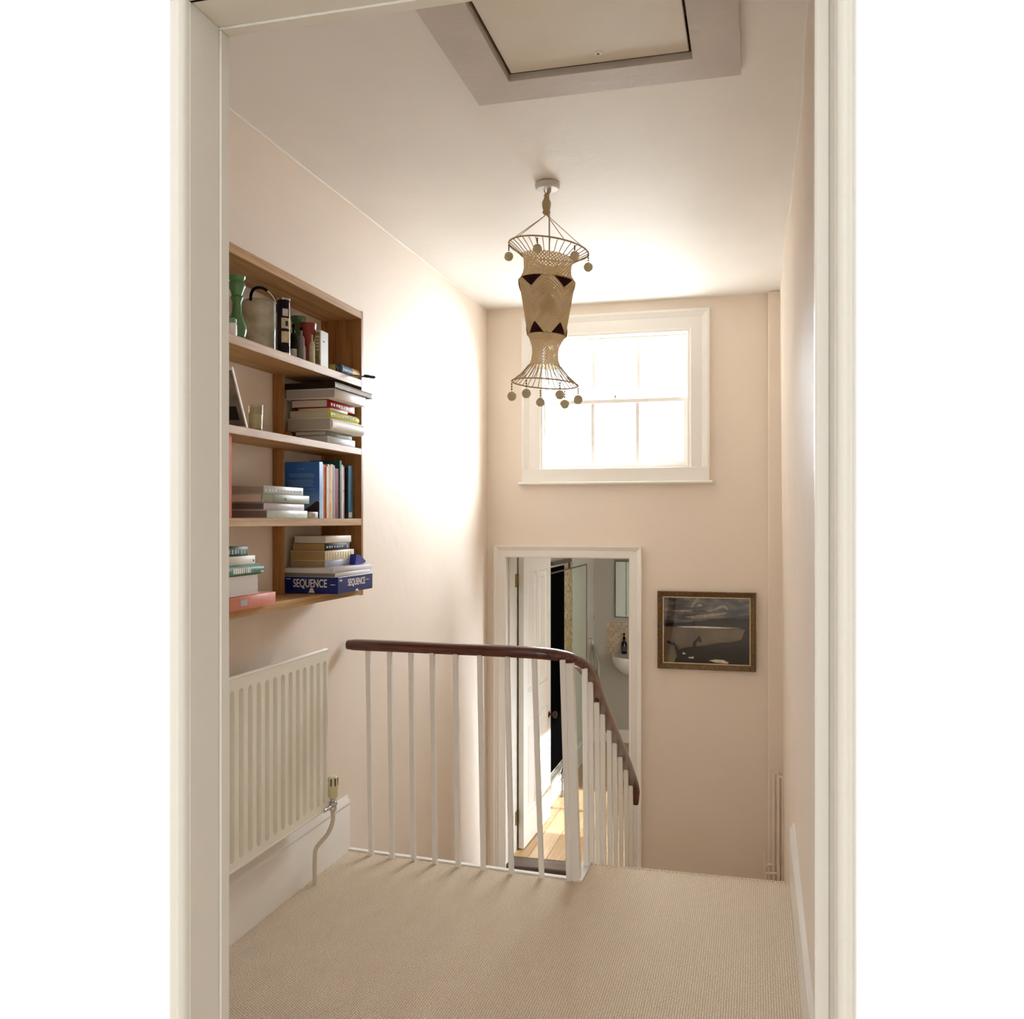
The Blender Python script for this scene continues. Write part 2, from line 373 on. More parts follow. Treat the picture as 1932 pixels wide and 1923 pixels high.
# ------------------------------------------------------------------ hall window
w1 = struct('window_1', (-0.87, YF, ZWIN[0]))
def casing(x0, x1, z0, z1, wd, y, m, name, par, bottom=True):
    """mitred moulded casing round an opening, face towards -Y"""
    prof = [(0, 0), (0, 0.012), (0.008, 0.016), (wd * 0.62, 0.016), (wd * 0.68, 0.021), (wd * 0.8, 0.024), (wd * 0.9, 0.030), (wd, 0.030), (wd, 0)]
    segs = []
    def leg(a, b, n):   # from a to b, outward normal n; mitre by extending ends with offset
        mbx = MB(); A, Bv = [], []
        t = (Vector(b) - Vector(a)).normalized()
        for d, h in prof:
            e0 = -d if a[2] else 0; 
        return mbx
    def make(p, q, n, mp, mq):
        mbx = MB(); A = []; Bv = []
        t = Vector((q[0] - p[0], q[1] - p[1])).normalized(); n = Vector(n)
        for d, h in prof:
            a = Vector(p) + n * d - t * d * mp; b = Vector(q) + n * d + t * d * mq
            A.append(mbx.bm.verts.new((a.x, y - h, a.y))); Bv.append(mbx.bm.verts.new((b.x, y - h, b.y)))
        k = len(prof); fs = [mbx.bm.faces.new(A[::-1]), mbx.bm.faces.new(Bv)]
        for i in range(k): fs.append(mbx.bm.faces.new((A[i], A[(i + 1) % k], Bv[(i + 1) % k], Bv[i])))
        bmesh.ops.recalc_face_normals(mbx.bm, faces=fs)
        mbx.build(name, m, par, smooth=25)
    make((x0, z0), (x0, z1), (-1, 0), 0, 1); make((x1, z0), (x1, z1), (1, 0), 0, 1); make((x0, z1), (x1, z1), (0, 1), 1, 1)
    if bottom: make((x0, z0), (x1, z0), (0, -1), 0, 0)
cw = 0.122
casing(XWIN[0], XWIN[1], ZWIN[0], ZWIN[1], cw, YF, M_TRIM, 'window_frame', w1, False)
# bottom board and projecting sill
B(XWIN[0] - cw, XWIN[1] + cw, YF - 0.022, YF, ZWIN[0] - 0.085, ZWIN[0], bev=0.002).build('apron', M_TRIM, w1)
B(XWIN[0] - cw - 0.024, XWIN[1] + cw + 0.022, YF - 0.052, YF, ZWIN[0] - 0.103, ZWIN[0] - 0.085, bev=0.006).build('window_sill', M_TRIM, w1)
# reveal lining
mb = MB(); t = 0.012
mb.box(XWIN[0], XWIN[0] + t, YF - 0.005, YF + 0.16, ZWIN[0], ZWIN[1]); mb.box(XWIN[1] - t, XWIN[1], YF - 0.005, YF + 0.16, ZWIN[0], ZWIN[1])
mb.box(XWIN[0] + t, XWIN[1] - t, YF - 0.005, YF + 0.16, ZWIN[1] - t, ZWIN[1]); mb.box(XWIN[0] + t, XWIN[1] - t, YF - 0.005, YF + 0.16, ZWIN[0], ZWIN[0] + t)
mb.build('reveal', M_TRIM, w1)
zm = zY(1301, 755, YF + 0.07)
def sash(x0, x1, z0, z1, y, name, st_, top, bot):
    o = MB()
    o.box(x0, x0 + st_, y, y + 0.035, z0, z1, bev=0.003); o.box(x1 - st_, x1, y, y + 0.035, z0, z1, bev=0.003)
    o.box(x0 + st_, x1 - st_, y + .001, y + 0.034, z1 - top, z1, bev=0.003); o.box(x0 + st_, x1 - st_, y + .001, y + 0.034, z0, z0 + bot, bev=0.003)
    o = o.build(name, M_TRIM, w1)
    gx0, gx1 = x0 + st_, x1 - st_; pw = (gx1 - gx0) / 3
    for k in (1, 2): B(gx0 + pw * k - 0.0125, gx0 + pw * k + 0.0125, y + 0.004, y + 0.032, z0 + bot, z1 - top, bev=0.003).build('glazing_bar', M_TRIM, o)
    for k in range(3):
        B(gx0 + pw * k + 0.007, gx0 + pw * (k + 1) - 0.007, y + 0.017, y + 0.020, z0 + bot - .004, z1 - top + .004).build('pane', M_GLASS, o, smooth=0)
    return o
sash(XWIN[0] + t + .002, XWIN[1] - t - .002, zm - 0.012, ZWIN[1] - t, YF + 0.085, 'upper_sash', 0.022, 0.035, 0.030)
ls = sash(XWIN[0] + t + .002, XWIN[1] - t - .002, ZWIN[0] + t, zm + 0.020, YF + 0.045, 'lower_sash', 0.028, 0.028, 0.034)
mb = MB().lathe([(0, 0.0), (0.007, 0), (0.006, 0.006), (0.004, 0.010), (0.008, 0.018), (0.007, 0.024), (0, 0.026)], (-0.87, YF + 0.065, zm + 0.020), 12)
mb.box(-0.885, -0.855, YF + 0.055, YF + 0.075, zm + 0.018, zm + 0.022)
mb.build('window_catch', M_BRASS, w1)

# ------------------------------------------------------------------ bathroom doorway and door
dr = struct('door_2', (-1.17, YF, ZB))
casing(XD[0], XD[1], ZL + 0.02, ZD, 0.078, YF, M_TRIM, 'architrave', dr, False)
B(XD[0] - 0.02, XD[0], YF - 0.002, YF + 0.30, ZB, ZD).build('door_lining', M_CREAM, dr)
B(XD[1], XD[1] + 0.02, YF - 0.002, YF + 0.16, ZB, ZD).build('door_lining', M_CREAM, dr)
B(XD[0] - 0.02, XD[1] + 0.02, YF - 0.002, YF + 0.16, ZD, ZD + 0.02).build('door_lining', M_CREAM, dr)
for xx in ((XD[0], XD[0] + 0.012), (XD[1] - 0.012, XD[1])): B(xx[0], xx[1], YF + 0.05, YF + 0.10, ZB, ZD, bev=.002).build('door_stop', M_CREAM, dr)
# open four-panel leaf: built in local frame, x along the leaf, y = thickness (face towards the camera side = +X world)
LW, LT, LH = 0.745, 0.036, ZD - ZB - 0.018
HP = Vector((XD[0] + 0.010, YF + 0.29, ZB + 0.008)); ang = R(90 - 2.0)
LM = Matrix.Translation(HP) @ Matrix.Rotation(ang, 4, 'Z')
leaf = MB()
panels = [(0.10, 0.335, 1.05, LH - 0.11), (0.41, 0.645, 1.05, LH - 0.11), (0.10, 0.335, 0.21, 0.86), (0.41, 0.645, 0.21, 0.86)]
xs = [0, 0.10, 0.335, 0.41, 0.645, LW]; zs = [0, 0.21, 0.86, 1.05, LH - 0.11, LH]
for i in range(5):
    for j in range(5):
        cx, cz = (xs[i] + xs[i + 1]) / 2, (zs[j] + zs[j + 1]) / 2
        hole = any(p[0] < cx < p[1] and p[2] < cz < p[3] for p in panels)
        leaf.box(xs[i], xs[i + 1], -LT + (0.012 if hole else 0), (-0.012 if hole else 0), zs[j], zs[j + 1], M=LM)
leaf.build('door_leaf', M_TRIM, dr, smooth=0)
for p in panels:
    f = MB(); b = 0.022
    for q in ((p[0], p[1], p[2], p[2] + b), (p[0], p[1], p[3] - b, p[3]), (p[0], p[0] + b, p[2], p[3]), (p[1] - b, p[1], p[2], p[3])):
        f.box(q[0], q[1], -LT + .003, -0.003, q[2], q[3], bev=0.006, M=LM)
    f.box(p[0] + 0.05, p[1] - 0.05, -LT + .006, -0.006, p[2] + 0.05, p[3] - 0.05, bev=0.006, M=LM)
    f.build('door_panel', M_TRIM, dr)
for zz in (0.18, 1.80):
    h = MB(); h.box(XD[0], XD[0] + 0.004, YF + 0.235, YF + 0.285, ZB + zz, ZB + zz + 0.09); h.tube([(XD[0] + 0.006, YF + 0.287, ZB + zz), (XD[0] + 0.006, YF + 0.287, ZB + zz + 0.09)], 0.006, 8)
    h.build('hinge', M_BRASS, dr)
KM = LM @ Matrix.Translation((0.69, 0, zY(1038, 1348, 6.85) - ZB - .008))
kn = MB()
for sg in (1, -1):
    base = -LT if sg > 0 else 0
    kn.lathe([(0, 0), (0.024, 0), (0.024, 0.004), (0.010, 0.008), (0.009, 0.028), (0.022, 0.036), (0.028, 0.048), (0.024, 0.060), (0, 0.066)], (0, 0, 0), 16, M=KM @ Matrix.Translation((0, base, 0)) @ Matrix.Rotation(R(90 if sg > 0 else -90), 4, 'X'))
kn.build('door_knob', wood('knob_wood', '4a3020', '2a180e', 'Z', 0.4, spec=0.2), dr)

# ------------------------------------------------------------------ bathroom shell
YB = 9.4; BX = 0.62; ZBC = 1.5; XBL = -1.60
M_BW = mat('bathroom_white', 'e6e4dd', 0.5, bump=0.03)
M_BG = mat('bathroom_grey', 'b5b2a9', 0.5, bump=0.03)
S(B(XBL - 0.12, XBL, YF + 0.30, YB + 0.1, ZB - 0.2, ZBC + 0.1).build('wall_bathroom_left', M_BW, smooth=0))
S(B(XBL - 0.12, XD[0] - 0.02, YF + 0.16, YF + 0.30, ZB - 0.2, ZBC + 0.1).build('wall_bathroom_near', M_BW, smooth=0))
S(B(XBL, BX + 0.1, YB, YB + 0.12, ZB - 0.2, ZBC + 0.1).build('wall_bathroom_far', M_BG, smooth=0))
S(B(XBL - .12, BX + 0.12, YF + 0.16, YB + 0.1, ZBC, ZBC + 0.12).build('ceiling_bathroom', M_BW, smooth=0))
mb = MB()
ys = [YF + 0.16, 6.30, 7.50, YB]; zs2 = [ZB - 0.2, 0.05, 1.0, ZBC]
for i in range(3):
    for j in range(3):
        if i == 1 and j == 1: continue
        mb.box(BX, BX + 0.1, ys[i], ys[i + 1], zs2[j], zs2[j + 1])
S(mb.build('wall_bathroom_right', M_BW, smooth=0))
S(B(XR + 0.0, BX + .1, YF + 0.0, YF + 0.16, ZB - 0.2, ZBC + .1).build('wall_bathroom_corner', M_BW, smooth=0))
w2 = struct('window_2', (BX, 6.95, -0.3))
for yy in (6.30, 6.88, 7.46): B(BX + 0.02, BX + 0.06, yy, yy + 0.04, 0.05, 1.0).build('window_frame', M_TRIM, w2)
for zz in (0.05, 0.50, 0.96): B(BX + 0.02, BX + 0.06, 6.3, 7.5, zz, zz + 0.04).build('window_frame', M_TRIM, w2)
S(B(XBL - 0.1, BX + 0.1, YF + 0.16, YB + 0.1, ZB - 0.2, ZB - 0.02).build('floor_bathroom', M_DARK, smooth=0))
fb = bpy.data.objects['floor_bathroom']
# floor boards running away from the door
tones = [wood('board_%s' % n, a, b, 'Y', 0.35) for n, a, b in (('honey', 'cdb08c', 'b08f66'), ('amber', 'c3a27a', 'a58056'), ('pale', 'd6bd9a', 'bd9c72'))]
bw = 0.125; x = XBL + 0.002; k = 0
while x < BX - 0.02:
    y = YF + 0.162; first = [0.75, 1.6, 1.1][k % 3]
    while y < YB - 0.01:
        ln = min(first, YB - y - 0.002); first = 1.9
        B(x, min(x + bw - 0.003, BX), y, y + ln - 0.003, ZB - 0.02, ZB, bev=0.0015).build('floorboard', tones[random.randrange(3)], fb, smooth=0)
        y += ln
    x += bw; k += 1
S(B(XBL, BX, YB - 0.018, YB, ZB, ZB + 0.13, bev=0.004).build('baseboard_bathroom', M_TRIM))

# shower: tray, black panel, tiles, framed glass
tray = MB().box(XBL + 0.002, XBL + 0.05, 6.95, 8.70, ZB, ZB + 0.20, bev=0.01)
tag(tray.build('shower_plinth', mat('plinth_white', 'f2f2f0', 0.3)), 'low white plinth along the left bathroom wall under the black panel', 'plinth')
bp = MB().box(XBL + 0.001, XBL + 0.018, 7.05, 7.80, ZB + 0.23, 1.035, bev=0.003)  # plain black sheet where the real surface could not be made out
bp = bp.build('black_panel', M_BLACK); tag(bp, 'tall plain black panel on the left bathroom wall behind the open door', 'panel')
# mosaic tile column and splashback (tiles a few pixels each: joined stuff)
TILE = [mat('mosaic_%d' % i, c, 0.4) for i, c in enumerate(('c9b083', 'b89a6a', 'd8c69c', 'a5845a', 'cdb894'))]
TILE2 = [mat('mosaic_pink_%d' % i, c, 0.4) for i, c in enumerate(('c6b598', 'b8a385', 'cfc0a6', 'c0a793', 'b29c80'))]
tc_ = thing('mosaic_tile_column', 'beige mosaic tile strip between the black panel and white wall', 'tiles', (XBL, 8.0, ZB))
B(XBL + 0.001, XBL + 0.006, 7.80, 8.20, ZB + .2, 1.0).build('grout', mat('grout', 'd0c4ac', 0.9), tc_)
mb = MB(); s_ = 0.025; rnd = random.Random(3)
for i in range(15):
    for j in range(69):
        y = 7.806 + i * 0.0262; z = ZB + 0.205 + j * 0.0262
        mb.box(XBL + 0.006, XBL + 0.010 + rnd.random() * 0.001, y, y + s_ - 0.0015, z, z + s_ - 0.0015, rnd.choice(TILE))
o = mb.build('mosaic_tile', None, tc_, smooth=0); o['kind'] = 'stuff'
sx0, sx1, sz0, sz1 = onY(1145, YB), -0.62, zY(1150, 1234, YB), zY(1150, 1174, YB)
sp = thing('tiled_splashback', 'square beige and pink mosaic splashback on the wall above the basin', 'tiles', (-1.2, YB, sz0))
B(sx0, sx1, YB - 0.008, YB - 0.001, sz0, sz1).build('grout', MATS['grout'], sp)
mb = MB(); i = 0
nx = int((sx1 - sx0) / 0.0265); nz_ = max(1, int((sz1 - sz0) / 0.0265))
for i in range(nx):
    for j in range(nz_):
        x = sx0 + 0.003 + i * (sx1 - sx0) / nx; z = sz0 + 0.003 + j * (sz1 - sz0) / nz_
        mb.box(x, x + 0.0235, YB - 0.013, YB - 0.008, z, z + 0.0235, rnd.choice(TILE2))
o = mb.build('mosaic_tile', None, sp, smooth=0); o['kind'] = 'stuff'
gs = thing('shower_screen', 'glass shower screen with thin dark frame beside the tile strip', 'screen', (XBL + 0.1, 7.9, ZB))
M_FR = mat('dark_frame', '4a4740', 0.4, metal=0.4)
B(XBL + 0.058, XBL + 0.064, 7.82, 8.64, ZB + 0.05, 1.0).build('glass', M_SCREEN, gs, smooth=0)
fr = MB(); fr.box(XBL + 0.058, XBL + 0.064, 7.06, 8.646, 1.0, 1.012); fr.box(XBL + 0.058, XBL + 0.064, 8.640, 8.646, ZB, 1.0); fr.build('frame', M_FR, gs)
B(XBL + 0.04, XBL + 0.075, 7.06, 7.82, 1.065, 1.095).build('top_rail', M_FR, gs)
MB().tube([(XBL + 0.058, 7.815, 1.008), (XBL + 0.058, 7.815, 1.08)], 0.010, 8).build('bracket', M_FR, gs)
# chrome valve pipe in front of plinth
pp = Vector((onX(1046, XBL + 0.08), 0, 0)); py = 7.42
mb = MB().tube([(-1.525, py, ZB), (-1.525, py, ZB + 0.15), (-1.525, py + 0.01, ZB + 0.20), (-1.52, py + 0.05, ZB + 0.235), (-1.52, py + 0.22, ZB + 0.25)], 0.009, 10)
mb.lathe([(0, 0), (0.015, 0), (0.015, 0.045), (0, 0.045)], (-1.525, py, ZB + 0.001), 12)
for s__ in (0.14, 0.19): mb.ball((-1.525, py, ZB + s__), 0.015)
tag(mb.build('chrome_pipe', mat('dull_chrome', '8f9094', 0.25, metal=1)), 'thin chrome pipe bent at its top standing in front of the white plinth', 'pipe')
# mirror
mx0 = onY(1161, YB - 0.03); mz0, mz1 = zY(1170, 1165, YB - 0.03), zY(1170, 1058, YB - 0.03)
mr = thing('wall_mirror', 'tall bathroom mirror with thin dark frame above the splashback', 'mirror', (-1.2, YB, mz0))
MB().box(0, 0.46, -0.027, 0.0, mz0, mz1, bev=0.003, M=Matrix.Translation((mx0, YB - 0.014, 0)) @ Matrix.Rotation(R(-7), 4, 'Z')).build('frame', mat('mirror_frame', '5c5f5c', 0.4), mr)
MB().box(0.010, 0.45, -0.030, -0.027, mz0 + 0.010, mz1 - 0.010, M=Matrix.Translation((mx0, YB - 0.014, 0)) @ Matrix.Rotation(R(-7), 4, 'Z')).build('mirror_glass', mat('mirror_silver', 'e8ecec', 0.03, metal=1), mr, smooth=0)
# basin
bz = zY(1150, 1238, 9.15); bxc = -1.12; bs = thing('wash_basin', 'white wall-hung ceramic basin seen through the bathroom doorway', 'basin', (bxc, 9.2, bz - 0.2))
M_CER = mat('white_ceramic', 'f0f0ec', 0.12, coat=0.5)
mb = MB(); NS = 20
def brim(t, s, z):   # half-ellipse plan against the wall
    pts = []
    for k in range(NS + 1):
        a = math.pi * k / NS; pts.append((bxc - 0.29 * s * math.cos(a), 9.385 - 0.40 * s * math.sin(a) ** 0.8, z))
    return pts
rings = [brim(0, 0.35, bz - 0.22), brim(0, 0.7, bz - 0.18), brim(0, 0.92, bz - 0.10), brim(0, 1.0, bz - 0.035), brim(0, 1.0, bz), brim(0, 0.90, bz), brim(0, 0.80, bz - 0.05), brim(0, 0.4, bz - 0.12)]
rv = [[mb.bm.verts.new(p) for p in r_] for r_ in rings]
for a, b in zip(rv, rv[1:]):
    for k in range(NS): mb.bm.faces.new((a[k], a[k + 1], b[k + 1], b[k]))
mb.bm.faces.new(rv[-1]); mb.bm.faces.new([r_[0] for r_ in rv][::-1]) if False else None
bmesh.ops.recalc_face_normals(mb.bm, faces=mb.bm.faces[:])
mb.build('bowl', M_CER, bs, smooth=50)
tp = MB().lathe([(0, 0), (0.022, 0), (0.018, 0.07), (0, 0.075)], (bxc, 9.34, bz - 0.002), 12); tp.tube([(bxc, 9.34, bz + 0.05), (bxc, 9.28, bz + 0.07), (bxc, 9.24, bz + 0.05)], 0.010, 8); tp.build('tap', M_CHROME, bs)
# soap bottle on the basin's back rim
bx = onY(1177.5, 9.33)
bo = thing('soap_bottle', 'dark blue pump bottle standing on the basin rim before the tiles', 'bottle', (bx, 9.33, bz))
M_BLUEG = mat('dark_blue_glass', '0a0c26', 0.12)
MB().lathe([(0, 0.0), (0.026, 0), (0.029, 0.006), (0.029, 0.105), (0.024, 0.120), (0.012, 0.130), (0.012, 0.145), (0, 0.145)], (bx, 9.33, bz + 0.001), 18).build('body', M_BLUEG, bo)
pm = MB().lathe([(0, 0), (0.013, 0), (0.013, 0.022), (0.005, 0.026), (0.005, 0.05), (0.012, 0.052), (0.010, 0.062), (0, 0.064)], (bx, 9.33, bz + 0.146), 12)
pm.build('pump', M_BLACK, bo)
MB().lathe([(0.0295, 0.03), (0.0297, 0.031), (0.0297, 0.080), (0.0295, 0.081)], (bx, 9.33, bz), 18, cap=False).build('label', mat('bottle_label', '3c4a40', 0.6, var=0.3, vscale=90), bo)
# towel on rail with hook
ty = 9.05; tx0, tx1 = onY(1111, ty), onY(1134, ty); tz1, tz0 = zY(1118, 1213, ty), zY(1118, 1352, ty)
tw = thing('hand_towel', 'white ribbed towel hanging at the left corner of the bathroom', 'towel', ((tx0 + tx1) / 2, ty, tz0))
mb = MB(); nU, nV = 24, 16; gv = []
for j in range(nV + 1):
    f = j / nV; row = []
    for i in range(nU + 1):
        a = i / nU; wdt = 0.35 + 0.65 * min(1, (f / 0.25)) ** 0.7
        cx = (tx0 + tx1) / 2 - 0.02 * (1 - min(1, f * 4)); x = cx + (a - 0.5) * (tx1 - tx0) * wdt
        row.append(mb.bm.verts.new((x, ty + 0.012 * math.sin(a * 22) + 0.02 * math.sin(a * 5), tz1 + (tz0 - tz1) * f - 0.05 * a * (1 - f))))
    gv.append(row)
for j in range(nV):
    for i in range(nU): mb.bm.faces.new((gv[j][i], gv[j][i + 1], gv[j + 1][i + 1], gv[j + 1][i]))
r_ = bmesh.ops.solidify(mb.bm, geom=mb.bm.faces[:], thickness=0.006)
mb.build('cloth', mat('towel_white', 'dedcd2', 0.95, bump=0.3, bscale=200), tw, smooth=60)
MB().tube([(XBL + 0.002, ty, tz1 + 0.04), ((tx0 + tx1) / 2 - 0.02, ty, tz1 + 0.04), ((tx0 + tx1) / 2 - 0.02, ty, tz1 - 0.01)], 0.006, 8).build('ring', M_CHROME, tw)
hk = MB().lathe([(0, 0), (0.012, 0), (0.006, 0.012), (0.011, 0.028), (0, 0.032)], (0, 0, 0), 12, M=Matrix.Translation((XBL, 9.28, zX(1117, 1163, XBL))) @ Matrix.Rotation(R(90), 4, 'Y'))
tag(hk.build('coat_hook', M_CHROME), 'small chrome hook on the bathroom wall above the towel', 'hook')

# ------------------------------------------------------------------ loft hatch
hz = ZC
lh = thing('loft_hatch', 'square ceiling loft hatch with wide mitred frame and recessed panel', 'hatch', ((HX0 + HX1) / 2, (HY0 + HY1) / 2, ZC))
fw = 0.137; z0h, z1h = ZC - 0.020, ZC + 0.035
def mitre(pts): return MB().prism(pts, 'Z', z0h, ZC - 0.0005)
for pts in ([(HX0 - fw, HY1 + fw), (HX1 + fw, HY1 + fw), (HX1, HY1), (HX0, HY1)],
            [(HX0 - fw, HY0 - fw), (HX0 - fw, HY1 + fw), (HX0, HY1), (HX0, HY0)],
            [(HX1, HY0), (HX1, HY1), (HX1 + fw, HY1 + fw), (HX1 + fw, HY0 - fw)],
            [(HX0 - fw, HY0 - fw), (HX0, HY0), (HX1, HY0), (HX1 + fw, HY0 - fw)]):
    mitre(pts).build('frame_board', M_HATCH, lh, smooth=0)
mb = MB()
for a in ((HX0 + 0.0005, HX0 + 0.004, HY0, HY1), (HX1 - 0.004, HX1 - 0.0005, HY0, HY1), (HX0, HX1, HY1 - 0.004, HY1 - 0.0005)): mb.box(a[0], a[1], a[2], a[3], ZC + 0.001, ZC + 0.11)
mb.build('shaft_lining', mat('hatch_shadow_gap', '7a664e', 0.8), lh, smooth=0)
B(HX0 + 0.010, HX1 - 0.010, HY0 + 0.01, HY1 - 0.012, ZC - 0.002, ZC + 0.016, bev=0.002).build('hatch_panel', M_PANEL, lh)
lx, ly = onY(1127, 2.70), 2.715
lk = MB().lathe([(0, -0.0035), (0.007, -0.0035), (0.011, -0.003), (0.012, 0)], (lx, ly, ZC - 0.002), 20); lk.build('lock_ring', M_TRIM, lh)
MB().lathe([(0, -0.005), (0.0045, -0.005), (0.0045, -0.003)], (lx, ly, ZC - 0.002), 12).build('keyhole', mat('keyhole_grey', '6a6660', 0.5), lh)

# ------------------------------------------------------------------ framed picture
px0, px1 = onY(1241, YF), onY(1426.5, YF); pz1, pz0 = zY(1241, 1115, YF), zY(1426, 1267, YF)
pic = thing('framed_picture', 'dark framed picture of a seated figure by a moonlit lake', 'picture', ((px0 + px1) / 2, YF, pz0))
fwp = 0.034
M_GILT = mat('antique_gilt', '6e5330', 0.5, metal=0.2, var=0.45, vscale=70, bump=0.5, bscale=120)
M_GILT2 = mat('gilt_lip', 'd6c69a', 0.4, metal=0.1, var=0.2, vscale=90)
prof = [(0, 0), (0, 0.010), (0.005, 0.013), (0.020, 0.020), (0.030, 0.026), (0.034, 0.024), (0.034, 0)]
def frame_leg(p, q, n):
    mbx = MB(); A = []; Bv = []; t = Vector((q[0] - p[0], q[1] - p[1])).normalized(); n = Vector(n)
    for d, h in prof:
        a = Vector(p) + n * d - t * d; b = Vector(q) + n * d + t * d
        A.append(mbx.bm.verts.new((a.x, YF - 0.003 - h, a.y))); Bv.append(mbx.bm.verts.new((b.x, YF - 0.003 - h, b.y)))
    k = len(prof); fs = [mbx.bm.faces.new(A[::-1]), mbx.bm.faces.new(Bv)]
    for i in range(k): fs.append(mbx.bm.faces.new((A[i], A[(i + 1) % k], Bv[(i + 1) % k], Bv[i])))
    bmesh.ops.recalc_face_normals(mbx.bm, faces=fs); mbx.build('frame', M_GILT, pic, smooth=25)
ix0, ix1, iz0, iz1 = px0 + fwp, px1 - fwp, pz0 + fwp, pz1 - fwp
frame_leg((ix0, iz0), (ix0, iz1), (-1, 0)); frame_leg((ix1, iz0), (ix1, iz1), (1, 0)); frame_leg((ix0, iz1), (ix1, iz1), (0, 1)); frame_leg((ix0, iz0), (ix1, iz0), (0, -1))
mb = MB()
for a in ((ix0 - .001, ix1 + .001, iz0 - .001, iz0 + 0.004), (ix0 - .001, ix1 + .001, iz1 - 0.004, iz1 + .001), (ix0 - .001, ix0 + 0.004, iz0, iz1), (ix1 - 0.004, ix1 + .001, iz0, iz1)): mb.box(a[0], a[1], YF - 0.016, YF - 0.003, a[2], a[3])
mb.build('inner_lip', M_GILT2, pic)
def sky_ex(nt, p, tc):
    N = nt.nodes; L = nt.links
    mp = N.new('ShaderNodeMapping'); mp.inputs['Scale'].default_value = (9, 1, 26); L.new(tc.outputs['Object'], mp.inputs['Vector'])
    n = N.new('ShaderNodeTexNoise'); n.inputs['Scale'].default_value = 1; n.inputs['Detail'].default_value = 6; L.new(mp.outputs[0], n.inputs['Vector'])
    r = N.new('ShaderNodeValToRGB'); r.color_ramp.elements[0].position = 0.42; r.color_ramp.elements[0].color = lin('160f0e'); r.color_ramp.elements[1].position = 0.72; r.color_ramp.elements[1].color = lin('7d6d5c')
    L.new(n.outputs['Fac'], r.inputs['Fac']); L.new(r.outputs['Color'], p.inputs['Base Color'])
P_SKY = mat('print_sky', '2c201d', 0.6, extra=sky_ex); P_DARK = mat('print_dark', '150e0f', 0.7, spec=0.1); P_WATER = mat('print_water', '6c5d4a', 0.7, spec=0.1, var=0.3, vscale=12)
P_LIGHT = mat('print_light', 'd8ceb4', 0.6, var=0.3, vscale=60); P_CLOUD = mat('print_cloud', '94866c', 0.6, var=0.6, vscale=70)
def flat(mb, pts, lay, m):
    i = mb.mi(m); f = mb.bm.faces.new([mb.bm.verts.new((ix0 + s * (ix1 - ix0), YF - 0.006 - lay * 0.0004, iz1 - t * (iz1 - iz0))) for s, t in pts])
    f.material_index = i
    f.normal_update()
    if f.normal.y > 0: f.normal_flip()
mb = MB(); flat(mb, [(0, 0), (1, 0), (1, 1), (0, 1)], 0, P_SKY); flat(mb, [(0, .44), (1, .44), (1, 1), (0, 1)], 1, P_WATER)
flat(mb, [(0, .40), (.12, .395), (.3, .375), (.45, .35), (.6, .32), (.78, .29), (1, .25), (1, .5), (.9, .46), (0, .45)], 2, P_DARK)
flat(mb, [(.15, .447), (.4, .435), (.9, .447), (.6, .462), (.25, .460)], 3, P_LIGHT)
flat(mb, [(.17, .80), (.25, .765), (.36, .745), (.5, .72), (.62, .68), (.78, .66), (.9, .62), (.93, .5), (1, .4), (1, 1), (.12, 1), (.16, .9)], 4, P_DARK)
flat(mb, [(.04, .68), (.06, .665), (.12, .70), (.115, .665), (.14, .70), (.18, .78), (.20, .86), (.16, .88), (.13, .74), (.05, .70)], 5, P_DARK)
flat(mb, [(.35, .745), (.345, .69), (.37, .645), (.395, .61), (.41, .585), (.435, .585), (.44, .62), (.45, .665), (.43, .685), (.415, .66), (.40, .67), (.385, .70), (.39, .745)], 6, P_DARK)
for c_ in ([(.32, .16), (.34, .09), (.37, .03), (.41, .02), (.42, .06), (.38, .08), (.36, .14)], [(.39, .12), (.43, .10), (.465, .13), (.44, .14), (.40, .14)],
           [(.50, .20), (.58, .17), (.64, .12), (.70, .10), (.74, .14), (.75, .19), (.70, .15), (.63, .18), (.55, .21)], [(.08, .21), (.2, .20), (.32, .19), (.34, .215), (.2, .225)],
           [(.25, .30), (.4, .27), (.6, .24), (.74, .22), (.72, .245), (.6, .27), (.5, .30), (.36, .33)]): flat(mb, c_, 3, P_CLOUD)
for c_ in ([(.53, .945), (.6, .925), (.7, .93), (.76, .965), (.74, .985), (.6, .97)], [(.29, .905), (.36, .895), (.35, .925), (.3, .92)], [(.23, .83), (.27, .855), (.23, .87)]): flat(mb, c_, 6, P_LIGHT)
o = mb.build('print', None, pic, smooth=0)
B(ix0, ix1, YF - 0.0125, YF - 0.0110, iz0, iz1).build('glass', glassmat('picture_glass', (0.98, 0.98, 0.98)), pic, smooth=0)

# ------------------------------------------------------------------ painted heating pipes in the far right corner
hp = thing('heating_pipes', 'pink painted heating pipes looping up the boxed corner beside the landing', 'pipes', (0.12, 5.76, ZL))
zt = zY(1465, 1458, 5.76)
def arch(xa, xb, y, z0, z1, r):
    pts = [(xa, y, z0), (xa, y, z1 - r)]; c = (xa + xb) / 2; rr = (xb - xa) / 2
    pts += [(c - rr * math.cos(math.pi * k / 8), y, z1 - r + rr * math.sin(math.pi * k / 8)) for k in range(1, 8)] + [(xb, y, z1 - r), (xb, y, z0)]
    return pts
MB().tube(arch(0.108, 0.130, 5.765, ZL, zt, 0.013), 0.0085, 10).build('pipe', M_WALL, hp)
MB().tube(arch(0.134, 0.157, 5.74, ZL, zt - 0.02, 0.01), 0.0085, 10).build('pipe', M_WALL, hp)
zc_ = zY(1450, 1645, 5.75)
MB().tube([(0.060, 5.72, zc_ + 0.13), (0.052, 5.72, zc_ + 0.01), (0.058, 5.72, zc_), (0.125, 5.72, zc_ + 0.005)], 0.0085, 10).build('pipe', M_WALL, hp)
